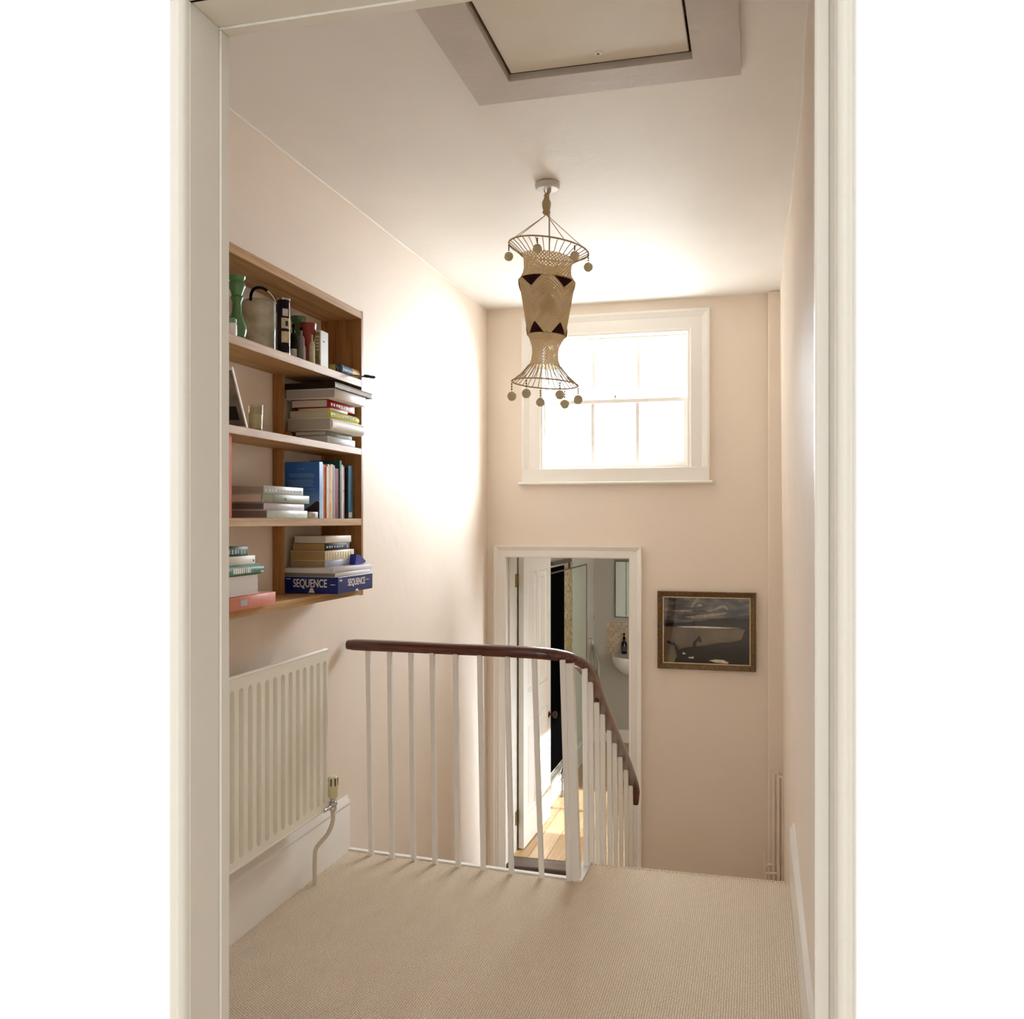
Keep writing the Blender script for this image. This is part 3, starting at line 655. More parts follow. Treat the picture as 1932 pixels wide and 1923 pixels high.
MB().tube([(0.060, 5.77, ZL), (0.064, 5.77, zc_ + 0.02), (0.070, 5.77, zc_ + 0.035), (0.112, 5.77, zc_ + 0.035)], 0.0085, 10).build('pipe', M_WALL, hp)

# ------------------------------------------------------------------ balustrade
bal = thing('balustrade', 'white spindle stair balustrade with curved dark mahogany handrail', 'balustrade', (-1.17, 3.65, 0))
rail = [(-1.690, 3.672, 0.888), (-1.5, 3.664, 0.889), (-1.3, 3.655, 0.889), (-1.1, 3.648, 0.889), (-0.98, 3.645, 0.888), (-0.89, 3.648, 0.886), (-0.82, 3.658, 0.882), (-0.765, 3.68, 0.873), (-0.72, 3.715, 0.855), (-0.69, 3.765, 0.825), (-0.675, 3.83, 0.787), (-0.670, 3.90, 0.744), (-0.67, 4.016, 0.668), (-0.67, 4.23, 0.538), (-0.67, 4.45, 0.410), (-0.67, 4.67, 0.285), (-0.67, 4.90, 0.155), (-0.67, 5.08, 0.045), (-0.668, 5.17, -0.018), (-0.664, 5.23, -0.075), (-0.660, 5.255, -0.13), (-0.657, 5.265, -0.19)]
def smooth_path(P, n=4):
    out = []
    for i in range(len(P) - 1):
        p0 = Vector(P[max(0, i - 1)]); p1 = Vector(P[i]); p2 = Vector(P[i + 1]); p3 = Vector(P[min(len(P) - 1, i + 2)])
        for k in range(n):
            t = k / n; out.append(0.5 * ((2 * p1) + (-p0 + p2) * t + (2 * p0 - 5 * p1 + 4 * p2 - p3) * t * t + (-p0 + 3 * p1 - 3 * p2 + p3) * t ** 3))
    out.append(Vector(P[-1])); return out
rp = [(0.022, -0.022), (0.029, -0.012), (0.031, 0.0), (0.029, 0.010), (0.022, 0.018), (0.011, 0.0225), (0, 0.024), (-0.011, 0.0225), (-0.022, 0.018), (-0.029, 0.010), (-0.031, 0.0), (-0.029, -0.012), (-0.022, -0.022)]
sp_ = smooth_path(rail); n_ = len(sp_); sc_ = [1.0] * n_
sc_[0] = 0.82; sc_[1] = 0.97
for k in range(6): sc_[n_ - 1 - k] = 0.55 + 0.09 * k
MB().tube(sp_, sc_, prof=rp).build('handrail', M_RAIL, bal, smooth=50)
def rail_z(p):
    best = min(sp_, key=lambda q: (q.x - p[0]) ** 2 + (q.y - p[1]) ** 2); return best.z
def edgeY(x): return 3.684 + (x - XL) / (EX - XL) * (3.597 - 3.684)
# landing part: spindles by their measured foot and head
tops = [694.5, 735, 775.5, 815.5, 859.5, 905, 957, 1008]; foots = [700.5, 740, 780.5, 821, 864.5, 912, 965, 1022]
def spindle(xt, yt, zt_, xb, yb, zb, w, name='baluster'):
    mb = MB(); h = w / 2
    vs = [mb.bm.verts.new(v) for v in ((xb - h, yb - h, zb), (xb + h, yb - h, zb), (xb + h, yb + h, zb), (xb - h, yb + h, zb), (xt - h, yt - h, zt_), (xt + h, yt - h, zt_), (xt + h, yt + h, zt_), (xt - h, yt + h, zt_))]
    for q in ((3, 2, 1, 0), (4, 5, 6, 7), (0, 1, 5, 4), (1, 2, 6, 5), (2, 3, 7, 6), (3, 0, 4, 7)): mb.bm.faces.new([vs[i] for i in q])
    bmesh.ops.bevel(mb.bm, geom=mb.bm.edges[:], offset=0.002, segments=1, affect='EDGES')
    mb.build(name, M_TRIM, bal, smooth=0)
for ut, ub in zip(tops, foots):
    yb = 3.662; yb = edgeY(onY(ub, yb)) - 0.018; xb = onY(ub, yb); yt = yb + 0.008; xt = onY(ut, yt)
    spindle(xt, yt, rail_z((xt, yt)) - 0.018, xb, yb, -0.002, 0.0195)
# corner: slim spindle and newel
yb = 3.585
spindle(onY(1060, 3.63), 3.645, rail_z((onY(1060, 3.63), 3.63)) - 0.015, onY(1073, yb), yb + 0.012, -0.002, 0.021)
spindle(onY(1072, 3.66), 3.675, 0.845, onY(1087, yb), yb + 0.018, -0.17, 0.040, 'newel_post')
slope = [(1101, 3.745), (1113, 3.88), (1126, 4.04), (1137, 4.20), (1147, 4.40), (1158, 4.58), (1168, 4.78), (1180, 5.0), (1190, 5.2)]
for u_, y_ in slope:
    x_ = -0.675
    k_ = max(0, min(5, int((y_ - 3.775) / 0.29) + 1)); zb = -0.172 * k_ if y_ > 3.775 else -0.02
    if y_ > 3.775 + 5 * 0.29: zb = ZL
    spindle(x_, y_, rail_z((x_, y_)) - 0.018, x_ - 0.004 + 0.012, y_, zb - 0.01, 0.0215)
# white edging strip (string) round the landing edge and down the stair
mb = MB().prism([(XL + 0.001, edgeY(XL)), (EX - 0.03, edgeY(EX)), (EX - 0.03, edgeY(EX) + 0.022), (XL + 0.001, edgeY(XL) + 0.022)], 'Z', -0.25, 0.006)
mb.build('landing_edging', M_TRIM, bal)
mb = MB().prism([(edgeY(EX) - 0.01, -0.32), (edgeY(EX) - 0.01, 0.008), (3.79, 0.008), (5.26, ZL + 0.19), (5.26, ZL + 0.0), (5.1, ZL)], 'X', EX - 0.040, EX - 0.001)
mb.build('stair_string', M_TRIM, bal)

# ------------------------------------------------------------------ radiator
RX = -1.61; RY1 = onX(618.5, RX); RZ0, RZ1 = 0.292, 0.925; pitch = 0.0547
g0 = 3.285 + 0.0
rad = thing('radiator', 'cream ribbed panel radiator on the left wall below the bookshelf', 'radiator', (XL + 0.06, 2.6, RZ0))
M_GR = M_RAD
mb = MB(); ngr = 25
def cell(mb, yc, w, z0, z1, hw, za, zb, d):
    """front-face cell of width w around a recessed stadium groove; X = RX plane facing +X"""
    arc = 6; outl = []; rim = []; floor = []
    def ring(hw_, za_, zb_):
        pts = []
        for k in range(arc + 1):
            a = math.pi * k / arc; pts.append((yc + hw_ * math.cos(a), zb_ - hw + hw_ * math.sin(a)))
        for k in range(arc + 1):
            a = math.pi + math.pi * k / arc; pts.append((yc + hw_ * math.cos(a), za_ + hw + hw_ * math.sin(a)))
        return pts
    rim = ring(hw, za, zb); fl = ring(hw * 0.72, za, zb)
    out = []
    for k, (y, z) in enumerate(rim):
        yy = yc + (y - yc) / hw * w / 2
        if k <= arc: out.append((yy, z1))
        else: out.append((yy, z0))
    out[0] = (yc + w / 2, zb - hw); out[arc] = (yc - w / 2, zb - hw); out[arc + 1] = (yc - w / 2, za + hw); out[-1] = (yc + w / 2, za + hw)
    V = lambda pts, x: [mb.bm.verts.new((x, p[0], p[1])) for p in pts]
    vo, vr, vf = V(out, RX), V(rim, RX), V(fl, RX - d); n = len(rim)
    ca = mb.bm.verts.new((RX, yc + w / 2, z1)); cb = mb.bm.verts.new((RX, yc - w / 2, z1)); cc = mb.bm.verts.new((RX, yc - w / 2, z0)); cd = mb.bm.verts.new((RX, yc + w / 2, z0))
    for k in range(n):
        k2 = (k + 1) % n
        mb.bm.faces.new((vr[k], vr[k2], vf[k2], vf[k]))
        if k == 0: mb.bm.faces.new((vo[0], ca, vo[1], vr[1], vr[0]))
        elif k == arc - 1: mb.bm.faces.new((vo[k], cb, vo[arc], vr[arc], vr[k]))
        elif k == arc + 1: mb.bm.faces.new((vo[k], cc, vo[k2], vr[k2], vr[k]))
        elif k == n - 2: mb.bm.faces.new((vo[k], cd, vo[n - 1], vr[n - 1], vr[k]))
        else: mb.bm.faces.new((vo[k], vo[k2], vr[k2], vr[k]))
    mb.bm.faces.new(vf)
for k in range(ngr):
    cell(mb, g0 - k * pitch, pitch, RZ0 + 0.008, RZ1 - 0.012, 0.0145, RZ0 + 0.035, RZ1 - 0.048, 0.017)
bmesh.ops.remove_doubles(mb.bm, verts=mb.bm.verts[:], dist=0.0002)
bmesh.ops.recalc_face_normals(mb.bm, faces=mb.bm.faces[:])
ya, yb_ = g0 - (ngr - 0.5) * pitch, g0 + 0.5 * pitch
fl_ = [f for f in mb.bm.faces]
if sum(f.normal.x for f in fl_) < 0: bmesh.ops.reverse_faces(mb.bm, faces=fl_)
mb.tube([(RX - 0.006, ya, RZ0 + 0.008), (RX - 0.006, yb_, RZ0 + 0.008)], 0.0075, 10)
mb.tube([(RX - 0.006, ya, RZ1 - 0.010), (RX - 0.006, yb_, RZ1 - 0.010)], 0.0075, 10)
mb.tube([(RX - 0.007, yb_, RZ0 + 0.008), (RX - 0.007, yb_, RZ1 - 0.010)], 0.0072, 10)
mb.build('front_panel', M_GR, rad, smooth=30)
B(RX - 0.032, RX - 0.019, ya, yb_ - .004, RZ0 + 0.004, RZ1 - 0.012).build('back_panel', M_GR, rad)
mb = MB()
for k in range(40): y = ya + 0.02 + k * (yb_ - ya - 0.04) / 39; mb.box(XL + 0.03, RX - 0.032, y, y + 0.0012, RZ0 + 0.03, RZ1 - 0.03)
mb.build('convector_fins', M_GR, rad, smooth=0)
for y in (ya + 0.2, yb_ - 0.2): B(XL + 0.001, XL + 0.03, y, y + 0.03, RZ0 + 0.05, RZ1 - 0.05).build('bracket', M_GR, rad)
# thermostatic valve and pipe
vy = onX(629, RX + 0.005); vx = RX + 0.002; vzt = zX(629, 1464, vx); vzb = zX(629, 1520, vx)
val = MB().lathe([(0, 0), (0.012, 0), (0.012, 0.010), (0.017, 0.014), (0.018, 0.030), (0.013, 0.032), (0.013, 0.048), (0, 0.048)], (vx, vy, vzb - 0.012), 14)
val.tube([(vx, vy - 0.075, vzb + 0.003), (vx, vy, vzb + 0.003)], 0.008, 10); val.ball((vx, vy, vzb - 0.010), 0.016)
val = val.build('valve', M_CHROME, rad)
hd = MB().lathe([(0, 0), (0.017, 0), (0.021, 0.006), (0.0215, 0.05), (0.019, 0.078), (0.014, 0.083), (0, 0.083)], (vx, vy, vzt - 0.083), 18)
hd = hd.build('valve_head', mat('valve_cream', 'd8cfa6', 0.4), val)
mb = MB()
for k in range(8):
    a = 2 * math.pi * k / 8 + 0.15
    mb.box(-0.0025, 0.0025, 0.0185, 0.0218, -0.035, -0.006, M=Matrix.Translation((vx, vy, vzt)) @ Matrix.Rotation(a, 4, 'Z'))
g_ = mb.build('grip_slot', mat('slot_dark', '55503a', 0.7), val)
pipe = [(vx, vy, vzb - 0.015), (vx, vy, vzb - 0.06), (vx - 0.012, vy - 0.02, vzb - 0.105), (vx - 0.045, vy - 0.045, vzb - 0.15), (vx - 0.052, vy - 0.05, vzb - 0.19), (vx - 0.052, vy - 0.05, 0.0)]
MB().tube(smooth_path(pipe, 5), 0.0085, 12).build('pipe', mat('pipe_cream', 'd5cbb8', 0.35), rad)

# ------------------------------------------------------------------ bookshelf on the left wall
XS = -1.532; BY1 = 3.472; BY0 = 1.95; ZT = 2.26; ZBt = 1.122
bsf = thing('wall_bookshelf', 'wide oak shelf unit with open back hanging on the left wall', 'bookshelf', (XL + 0.09, 2.7, ZBt))
B(XL + 0.001, XS, BY0 + .018, BY1 - 0.0185, ZT - 0.030, ZT, bev=0.0012).build('top_board', M_OAKY, bsf)
B(XL + 0.001, XS, BY0 + .018, BY1 - 0.0185, ZBt, ZBt + 0.027, bev=0.0012).build('bottom_board', M_OAKY, bsf)
B(XL + 0.001, XS, BY1 - 0.018, BY1, ZBt - 0.003, ZT + 0.003, bev=0.0012).build('side_board', M_OAKZ, bsf)
B(XL + 0.001, XS, BY0, BY0 + 0.018, ZBt - 0.003, ZT + 0.003, bev=0.0012).build('side_board', M_OAKZ, bsf)
SH = [1.985, 1.709, 1.427]
for z, th in zip(SH, (0.030, 0.026, 0.027)): B(XL + 0.001, XS, BY0 + .018, BY1 - 0.0185, z - th, z, bev=0.0012).build('shelf', M_OAKY, bsf)
for y in (3.062, 2.25):
    B(XL + 0.002, XL + 0.040, y, y + 0.018, ZBt + 0.028, 1.399).build('upright', M_OAKZ, bsf)
    for a, b in ((1.4275, 1.6825), (1.7095, 1.9545), (1.9855, 2.2295)): B(XL + 0.002, XL + 0.040, y, y + 0.018, a, b).build('upright', M_OAKZ, bsf)
SZB = ZBt + 0.027

# books ----------------------------------------------------------
def cmat(name, col, rough=0.5, var=0.0, vs=40): return mat(name, col, rough, var=var, vscale=vs, spec=0.13)
def lay_book(label, u, X, z0, th, cover, pages=M_PAGE, spine='front', round_=False, group=None, cat='book', marks=None, cm=0.0022, name='book', xback=None):
    a, b, c = u
    y0 = onX(b, X); y1 = min(onX(c, X), BY1 - 0.022 if X < XS else 99); x0 = max(onY(a, y0), XL + 0.012)
    if xback is not None: x0 = xback
    t = thing(name, label, cat, ((x0 + X) / 2, (y0 + y1) / 2, z0), group)
    e = 0.0004
    if spine == 'front':
        mb = MB(); mb.box(x0, X - 0.0015, y0, y1, z0 + e, z0 + e + cm, bev=.0004); mb.box(x0, X - 0.0015, y0, y1, z0 + th - e - cm, z0 + th - e, bev=.0004)
        if round_:
            pr = [(X - 0.004, z0 + e), (X + 0.004, z0 + th * .12), (X + 0.008, z0 + th * .32), (X + 0.009, z0 + th * .5), (X + 0.008, z0 + th * .68), (X + 0.004, z0 + th * .88), (X - 0.004, z0 + th - e)]
            mb.prism(pr, 'Y', y0, y1)
        else: mb.box(X - 0.003, X, y0, y1, z0 + e, z0 + th - e, bev=0.0007)
        mb.build('cover', cover, t, smooth=50)
        B(x0 + 0.003, X - 0.003, y0 + 0.003, y1 - 0.003, z0 + e + cm, z0 + th - e - cm).build('page_block', pages, t, smooth=0)
    elif spine == 'near':   # spine on the side facing the camera (-Y)
        mb = MB(); mb.box(x0, X, y0 + 0.0015, y1, z0 + e, z0 + e + cm, bev=.0004); mb.box(x0, X, y0 + 0.0015, y1, z0 + th - e - cm, z0 + th - e, bev=.0004)
        mb.box(x0, X, y0, y0 + 0.003, z0 + e, z0 + th - e, bev=0.0007); mb.build('cover', cover, t)
        B(x0 + 0.003, X - 0.003, y0 + 0.003, y1 - 0.003, z0 + e + cm, z0 + th - e - cm).build('page_block', pages, t, smooth=0)
    else:                   # spine at the back, page edges towards the room
        mb = MB(); mb.box(x0, X, y0, y1, z0 + e, z0 + e + cm, bev=.0004); mb.box(x0, X, y0, y1, z0 + th - e - cm, z0 + th - e, bev=.0004)
        mb.box(x0, x0 + 0.003, y0, y1, z0 + e, z0 + th - e); mb.build('cover', cover, t)
        B(x0 + 0.003, X - 0.002, y0 + 0.002, y1 - 0.002, z0 + e + cm, z0 + th - e - cm).build('page_block', pages, t, smooth=0)
    if marks:
        mb = MB(); xx = X + (0.0092 if round_ else 0.0)
        for f0, f1, g0_, g1_ in marks[1]:
            mb.box(xx - 0.001, xx + 0.0004, y0 + f0 * (y1 - y0), y0 + f1 * (y1 - y0), z0 + th * g0_, z0 + th * g1_)
        o_ = mb.build('spine_print', marks[0], t, smooth=0)
        if len(marks[1]) > 1: o_['kind'] = 'stuff'
    return z0 + th, t
INKW = mat('print_white', 'efe9e0', 0.6); INKD = mat('print_charcoal', '38352f', 0.6); INKG = mat('print_grey', 'a8b0b4', 0.6)
def dashes(n, lo=0.3, hi=0.7, a=0.08, b=0.92, seed=1):
    r = random.Random(seed); w = (b - a) / n
    return [(a + w * i, a + w * (i + r.uniform(0.45, 0.8)), lo + r.uniform(0, .06), hi - r.uniform(0, .06)) for i in range(n)]
def heights(z0, zs): return zs
# right compartment, middle shelf (z = 1.709)
z = SH[1]
st1 = 'books stacked flat on the middle shelf, right'
W_ = cmat('cover_white', 'ece7e0'); BK = cmat('cover_black', '17120f'); DB = cmat('cover_darkbrown', '2e2019')
def th(u, v0, v1, X): return zX(u, v0, X) - zX(u, v1, X)
z, _ = lay_book('thin white paperback at the very bottom of the mid-shelf stack', (552, 618, 670), -1.535, z, 0.026, cmat('cover_paleblue', 'dde0e6'), M_PAGEW, group=st1)
z, _ = lay_book('slim grey-green book second from bottom of the mid-shelf stack', (556, 616, 664), -1.537, z, 0.018, cmat('cover_greygreen', '8f9388'), M_PAGEW, marks=(INKW, [(.86, .93, .3, .7)]), group=st1)
z, _ = lay_book('thick white hardback with rounded spine in the mid-shelf stack', (541, 624, 684), -1.512, z, 0.046, cmat('cover_offwhite', 'ece6dc'), mat('pages_grey', 'b9b2a6', .85, bump=.2, bscale=300), round_=True, group=st1)
z, _ = lay_book('yellow-spined hardback above the thick white book', (545, 620, 674), -1.530, z, 0.030, cmat('cover_yellow', 'd9d65a'), M_PAGE, round_=True, marks=(cmat('ink_olive', '6f7430'), dashes(9, .35, .65)), group=st1)
z, _ = lay_book('thin cream booklet between the yellow and red spines', (562, 624, 656), -1.525, z, 0.010, cmat('cover_cream', 'efe4d2'), M_PAGEW, group=st1)
z, _ = lay_book('red-spined hardback with white lettering in the mid-shelf stack', (549, 618, 669), -1.532, z, 0.031, cmat('cover_red', 'a3121c'), M_PAGE, marks=(INKW, dashes(8, .3, .68, .12, .85, 4)), group=st1)
z, _ = lay_book('large grey-white book second from top of the mid-shelf stack', (538, 632, 690), -1.495, z, 0.037, W_, mat('pages_mauve', 'c0b6b0', .85, bump=.2, bscale=300), group=st1, cm=0.003)
z, _ = lay_book('large dark book with white fore edge topping the mid-shelf stack', (528, 632, 703), -1.488, z, 0.021, DB, M_PAGEW, spine='near', group=st1, cm=0.0025)
# small brown pot beside that stack
sx_, sy_ = -1.60, onX(542, -1.60)
tag(MB().lathe([(0, 0), (0.012, 0), (0.018, 0.010), (0.014, 0.020), (0.008, 0.024), (0.010, 0.030), (0, 0.032)], (sx_, sy_, SH[1]), 14).build('brown_trinket', cmat('amber_brown', '7a4e22', .3)), 'tiny amber-brown trinket at the left foot of the mid-shelf book stack', 'ornament')

# row of upright books on the third shelf
def stand_book(label, y0, y1, X, x0, h, cover, pages=M_PAGE, zb=None, group='upright books on the third shelf', marks=None, lean=0.0, name='book', cat='book'):
    zb = SH[2] if zb is None else zb
    t = thing(name, label, cat, ((x0 + X) / 2, (y0 + y1) / 2, zb), group)
    e = 0.0003; w = y1 - y0; cm = min(0.002, w * .2); mb = MB()
    mb.box(x0, X - .001, y0 + e, y0 + e + cm, zb, zb + h); mb.box(x0, X - .001, y1 - e - cm, y1 - e, zb, zb + h); mb.box(X - 0.003, X, y0 + e, y1 - e, zb, zb + h, bev=0.0007)
    mb.build('cover', cover, t)
    B(x0 + 0.003, X - 0.003, y0 + e + cm, y1 - e - cm, zb + 0.003, zb + h - 0.004).build('page_block', pages, t, smooth=0)
    if marks:
        mb = MB()
        for f0, f1, g0_, g1_ in marks[1]: mb.box(X - 0.001, X + 0.0004, y0 + g0_ * w, y0 + g1_ * w, zb + h * f0, zb + h * f1)
        o_ = mb.build('spine_print', marks[0], t, smooth=0)
        if len(marks[1]) > 1: o_['kind'] = 'stuff'
    return t
XU = -1.555
def yU(u, X=XU): return onX(u, X)
def hU(u, v, X=XU): return zX(u, v, X) - SH[2]
yb0 = yU(602.5)
# blue book facing us
bx0 = onY(533, yb0)
bm_ = mat('cover_blue_mountain', '2c5490', 0.35)
def blue_ex(nt, p, tc):
    N = nt.nodes; L = nt.links; sxx = N.new('ShaderNodeSeparateXYZ'); L.new(tc.outputs['Object'], sxx.inputs[0])
    r = N.new('ShaderNodeValToRGB'); r.color_ramp.elements[0].position = 0.02; r.color_ramp.elements[0].color = lin('9cc4ea'); r.color_ramp.elements[1].position = 0.11; r.color_ramp.elements[1].color = lin('3a72c6')
    L.new(sxx.outputs['Z'], r.inputs['Fac']); L.new(r.outputs['Color'], p.inputs['Base Color'])
bm_ = mat('cover_blue_sky', '2a559c', 0.35, extra=blue_ex)
hb = hU(602.5, 871)
bb = stand_book('large bright blue book cover facing us with pale text block and dark hill', yb0, yU(609), XU, bx0, hb, bm_, M_PAGEW)
wbl = XU - bx0; zb_ = SH[2]; mb = MB()
rt = random.Random(5)
for k, (f, c0, c1) in enumerate([(0.87, .42, .60)] + [(0.78 - 0.026 * i, .15 + rt.uniform(0, .05), .80 + rt.uniform(0, .08)) for i in range(3)] + [(0.67 - 0.026 * i, .13 + rt.uniform(0, .05), .78 + rt.uniform(0, .1)) for i in range(5)] + [(0.51, .1, .88), (0.41, .55, .9)]):
    x = bx0 + c0 * wbl
    while x < bx0 + c1 * wbl:
        l_ = rt.uniform(.006, .016); mb.box(x, min(x + l_, bx0 + c1 * wbl), yb0 - 0.0003, yb0 + 0.0006, zb_ + hb * f, zb_ + hb * f + 0.0022); x += l_ + .0025
mb.build('cover_print', mat('ink_paleblue', '8fb0d6', .6), bb, smooth=0)
mb = MB(); mb.prism([(bx0 + f * wbl, zb_ + g * hb) for f, g in ((.55, .0), (.55, .14), (.66, .18), (.75, .22), (.85, .27), (.93, .31), (1, .28), (1, 0))], 'Y', yb0 - 0.0003, yb0 + 0.0006)
mb.build('hill_print', mat('ink_hill', '33231f', .6), bb, smooth=0)
cols = [(609.5, 612, 875, 'f0ece8', 'slim white book beside the blue cover'), (612, 616, 878, 'd0642c', 'orange-spined book in the upright row'),
        (616, 618.5, 880, 'efe3d0', 'thin cream book right of the orange spine'), (618.5, 621.5, 876, 'e7c9b0', 'pale pink book before the mustard spine'),
        (621.5, 625, 878, 'd99e35', 'mustard yellow book in the upright row'), (625, 628, 876, 'ead9b0', 'pale yellow book right of the mustard spine'),
        (628, 631.5, 877, '8c7f8e', 'dusty purple book in the upright row'), (631.5, 633.5, 879, 'c0a8a4', 'thin pinkish grey book before the crimson spine'),
        (633.5, 641.5, 884, '7f1120', 'thick crimson book in the upright row'), (641.5, 645, 869, '2c6a66', 'tall teal book rising above the upright row'),
        (645, 648, 877, 'ece3d8', 'white book right of the teal top'), (648, 651.5, 880, 'bf9a92', 'dusty rose book at the end of the tight row'),
        (654, 656.5, 882, '231c1a', 'thin black book near the end of the row'), (656.5, 665, 879, '2f6c8c', 'steel blue book with light foot, rightmost of the row')]
for i, (a, b, v, c, lab) in enumerate(cols):
    mk = None
    if i in (4, 11): mk = (INKW, [(.3, .5, .35, .65), (.55, .75, .35, .65)])
    if i == 13: mk = (cmat('label_pale', 'd0cdc4'), [(.02, .12, .1, .8)])
    xf = XU + random.uniform(-0.004, 0.002)
    stand_book(lab, yU(a), yU(b), xf, -1.69 + random.uniform(0, .02), hU((a + b) / 2, v), cmat('spine_%02d' % i, c, .5, .06, 60), zb=None, marks=mk)
# paper box at the foot of the blue book
lay_book('small pale card box lying in front of the blue cover', (575, 583, 600), -1.536, SH[2], 0.024, cmat('card_grey', 'c9c0b6'), M_PAGE, name='card_box', cat='box', marks=(INKD, [(.3, .34, .2, .8), (.4, .46, .2, .8), (.5, .53, .2, .8), (.6, .66, .2, .8)]))
# left compartment, third shelf
st2 = 'magazines and books lying on the third shelf, left'
z = SH[2]
z, _ = lay_book('white and pale green magazine-book at the bottom of the left third-shelf pile', (435, 504, 580), -1.532, z, 0.027, cmat('cover_mint', 'd5ddd6', .4, .12, 25), mat('pages_darkgrey', '8c867c', .85, bump=.2, bscale=300), group=st2)
z, _ = lay_book('lilac-white notebook in the left third-shelf pile', (435, 498, 574), -1.542, z, 0.024, cmat('cover_lilac', 'ddd2dc', .4), mat('pages_olive', '7a7264', .85, bump=.2, bscale=300), group=st2, marks=(INKG, dashes(16, .2, .4)))
z, _ = lay_book('sage green magazine jutting out of the left third-shelf pile', (435, 494, 583.5), -1.538, z, 0.029, cmat('cover_sage', 'a3a895', .4, .1, 20), M_PAGE, group=st2, marks=(cmat('ink_sage', '5c6150'), [(.0, .015, .0, 1.0), (.22, .235, .1, .9), (.45, .5, .3, .6)]))
z, _ = lay_book('pale grey lettered book topping the left third-shelf pile', (435, 498, 572), -1.540, z, 0.027, cmat('cover_palegrey', 'd3d6d2', .4), mat('pages_midgrey', 'a89e90', .85, bump=.2, bscale=300), group=st2, marks=(INKG, dashes(12, .25, .6, .03, .97, 8)))
# orange upright book at the left edge
stand_book('tall orange-red book upright at the left end of the third shelf', onX(431, -1.545), onX(437.5, -1.545), -1.545, -1.69, zX(435, 818, -1.545) - SH[2], cmat('cover_orange', 'cf6242'), M_PAGE, group='books at the left edge')
# bottom left pile
st3 = 'books stacked on the bottom board, left'
z = SZB
def left_pile(label, c, X, z, th_, cover, pages=M_PAGE, spine='front', marks=None, b=428, rnd_=False):
    return lay_book(label, (300, b, c), X, z, th_, cover, pages, spine=spine, marks=marks, group=st3, round_=rnd_, xback=-1.69)[0]
z = left_pile('salmon pink book at the bottom of the lower left pile', 520, -1.500, z, 0.041, cmat('cover_salmon', 'd88e7c', .5, .05, 30), marks=(INKG, [(.22, .36, .3, .72)]), b=434)
z = left_pile('very thick book with white page edges in the lower left pile', 488, -1.515, z, 0.060, W_, mat('pages_lilacwhite', 'd8d2d0', .85, bump=.3, bscale=300), spine='back')
z = left_pile('green book with white lettering in the lower left pile', 494, -1.520, z, 0.032, cmat('cover_jade', '76a08e', .4, .3, 60), marks=(INKW, dashes(9, .25, .8, .1, .62, 9) + [(.9, .98, .2, .4)]), rnd_=True)
z = left_pile('white paperback with black dot on spine in the lower left pile', 481.5, -1.530, z, 0.028, W_, marks=(INKD, [(.92, .955, .3, .55)]))
z = left_pile('dark green patterned book topping the lower left pile', 468, -1.535, z, 0.029, cmat('cover_darkgreen', '4f6657', .5, .35, 80), marks=(INKG, dashes(6, .2, .75)))
# bottom right: game box, magazines, books
st4 = 'books and magazines piled on the bottom board, right'
Xg = -1.478; yg0 = onX(637.5, Xg); yg1 = onX(703, Xg); xg0 = onY(537, yg0); hg = 0.062
gb = thing('game_box', 'flat navy blue board game box lettered SEQUENCE under the lower right pile', 'game box', ((xg0 + Xg) / 2, (yg0 + yg1) / 2, SZB))
NAVY = mat('box_navy', '15286e', 0.35)
B(xg0, Xg, yg0, yg1, SZB + 0.0005, SZB + hg, bev=0.0015).build('box_lid', NAVY, gb)
def text(s, size, loc, rot, m, name, par, ext=0.0004, sx=1.0):
    cu = bpy.data.curves.new('t', 'FONT'); cu.body = s; cu.size = size; cu.extrude = ext; cu.offset = 0.0006 if size > 0.02 else 0; cu.align_x = 'CENTER'; cu.align_y = 'CENTER'
    o = bpy.data.objects.new('t', cu); COL.objects.link(o)
    me = bpy.data.meshes.new_from_object(o.evaluated_get(bpy.context.evaluated_depsgraph_get())); bpy.data.objects.remove(o)
    me.transform(Matrix.Translation(Vector(loc) - Vector(par['_w'])) @ rot @ Matrix.Scale(sx, 4, (1, 0, 0)))
    me.materials.clear(); me.materials.append(m)
    q = bpy.data.objects.new(name, me); COL.objects.link(q); q.parent = par; q['_w'] = par['_w']; return q
RN = Matrix.Rotation(R(90), 4, 'X'); RXp = Matrix.Rotation(R(90), 4, 'Z') @ Matrix.Rotation(R(90), 4, 'X')
wN = Xg - xg0; wX = yg1 - yg0
text('SEQUENCE', 0.042, (xg0 + wN * 0.48, yg0 - 0.0002, SZB + hg * 0.60), RN, INKW, 'lettering', gb, sx=wN * 0.64 / 0.21)
text('SEQUENCE', 0.036, (Xg + 0.0002, yg0 + wX * 0.52, SZB + hg * 0.58), RXp, INKW, 'lettering', gb, sx=wX * 0.50 / 0.18)
mb = MB()
for f0, f1, g0_, g1_ in ((.03, .05, .84, .90), (.055, .075, .84, .90), (.08, .11, .84, .90), (.86, .95, .53, .57)): mb.box(xg0 + f0 * wN, xg0 + f1 * wN, yg0 - 0.0004, yg0 + .0005, SZB + g0_ * hg, SZB + g1_ * hg)
for f0, f1, g0_, g1_ in ((.05, .08, .74, .84), (.09, .11, .74, .84), (.80, .88, .62, .66)): mb.box(Xg - .0005, Xg + 0.0004, yg0 + f0 * wX, yg0 + f1 * wX, SZB + g0_ * hg, SZB + g1_ * hg)
mb.prism([(xg0 + wN * .45, SZB + hg * .06), (xg0 + wN * .47, SZB + hg * .18), (xg0 + wN * .49, SZB + hg * .34), (xg0 + wN * .53, SZB + hg * .34), (xg0 + wN * .55, SZB + hg * .18), (xg0 + wN * .57, SZB + hg * .06)], 'Y', yg0 - 0.0004, yg0 + .0005)
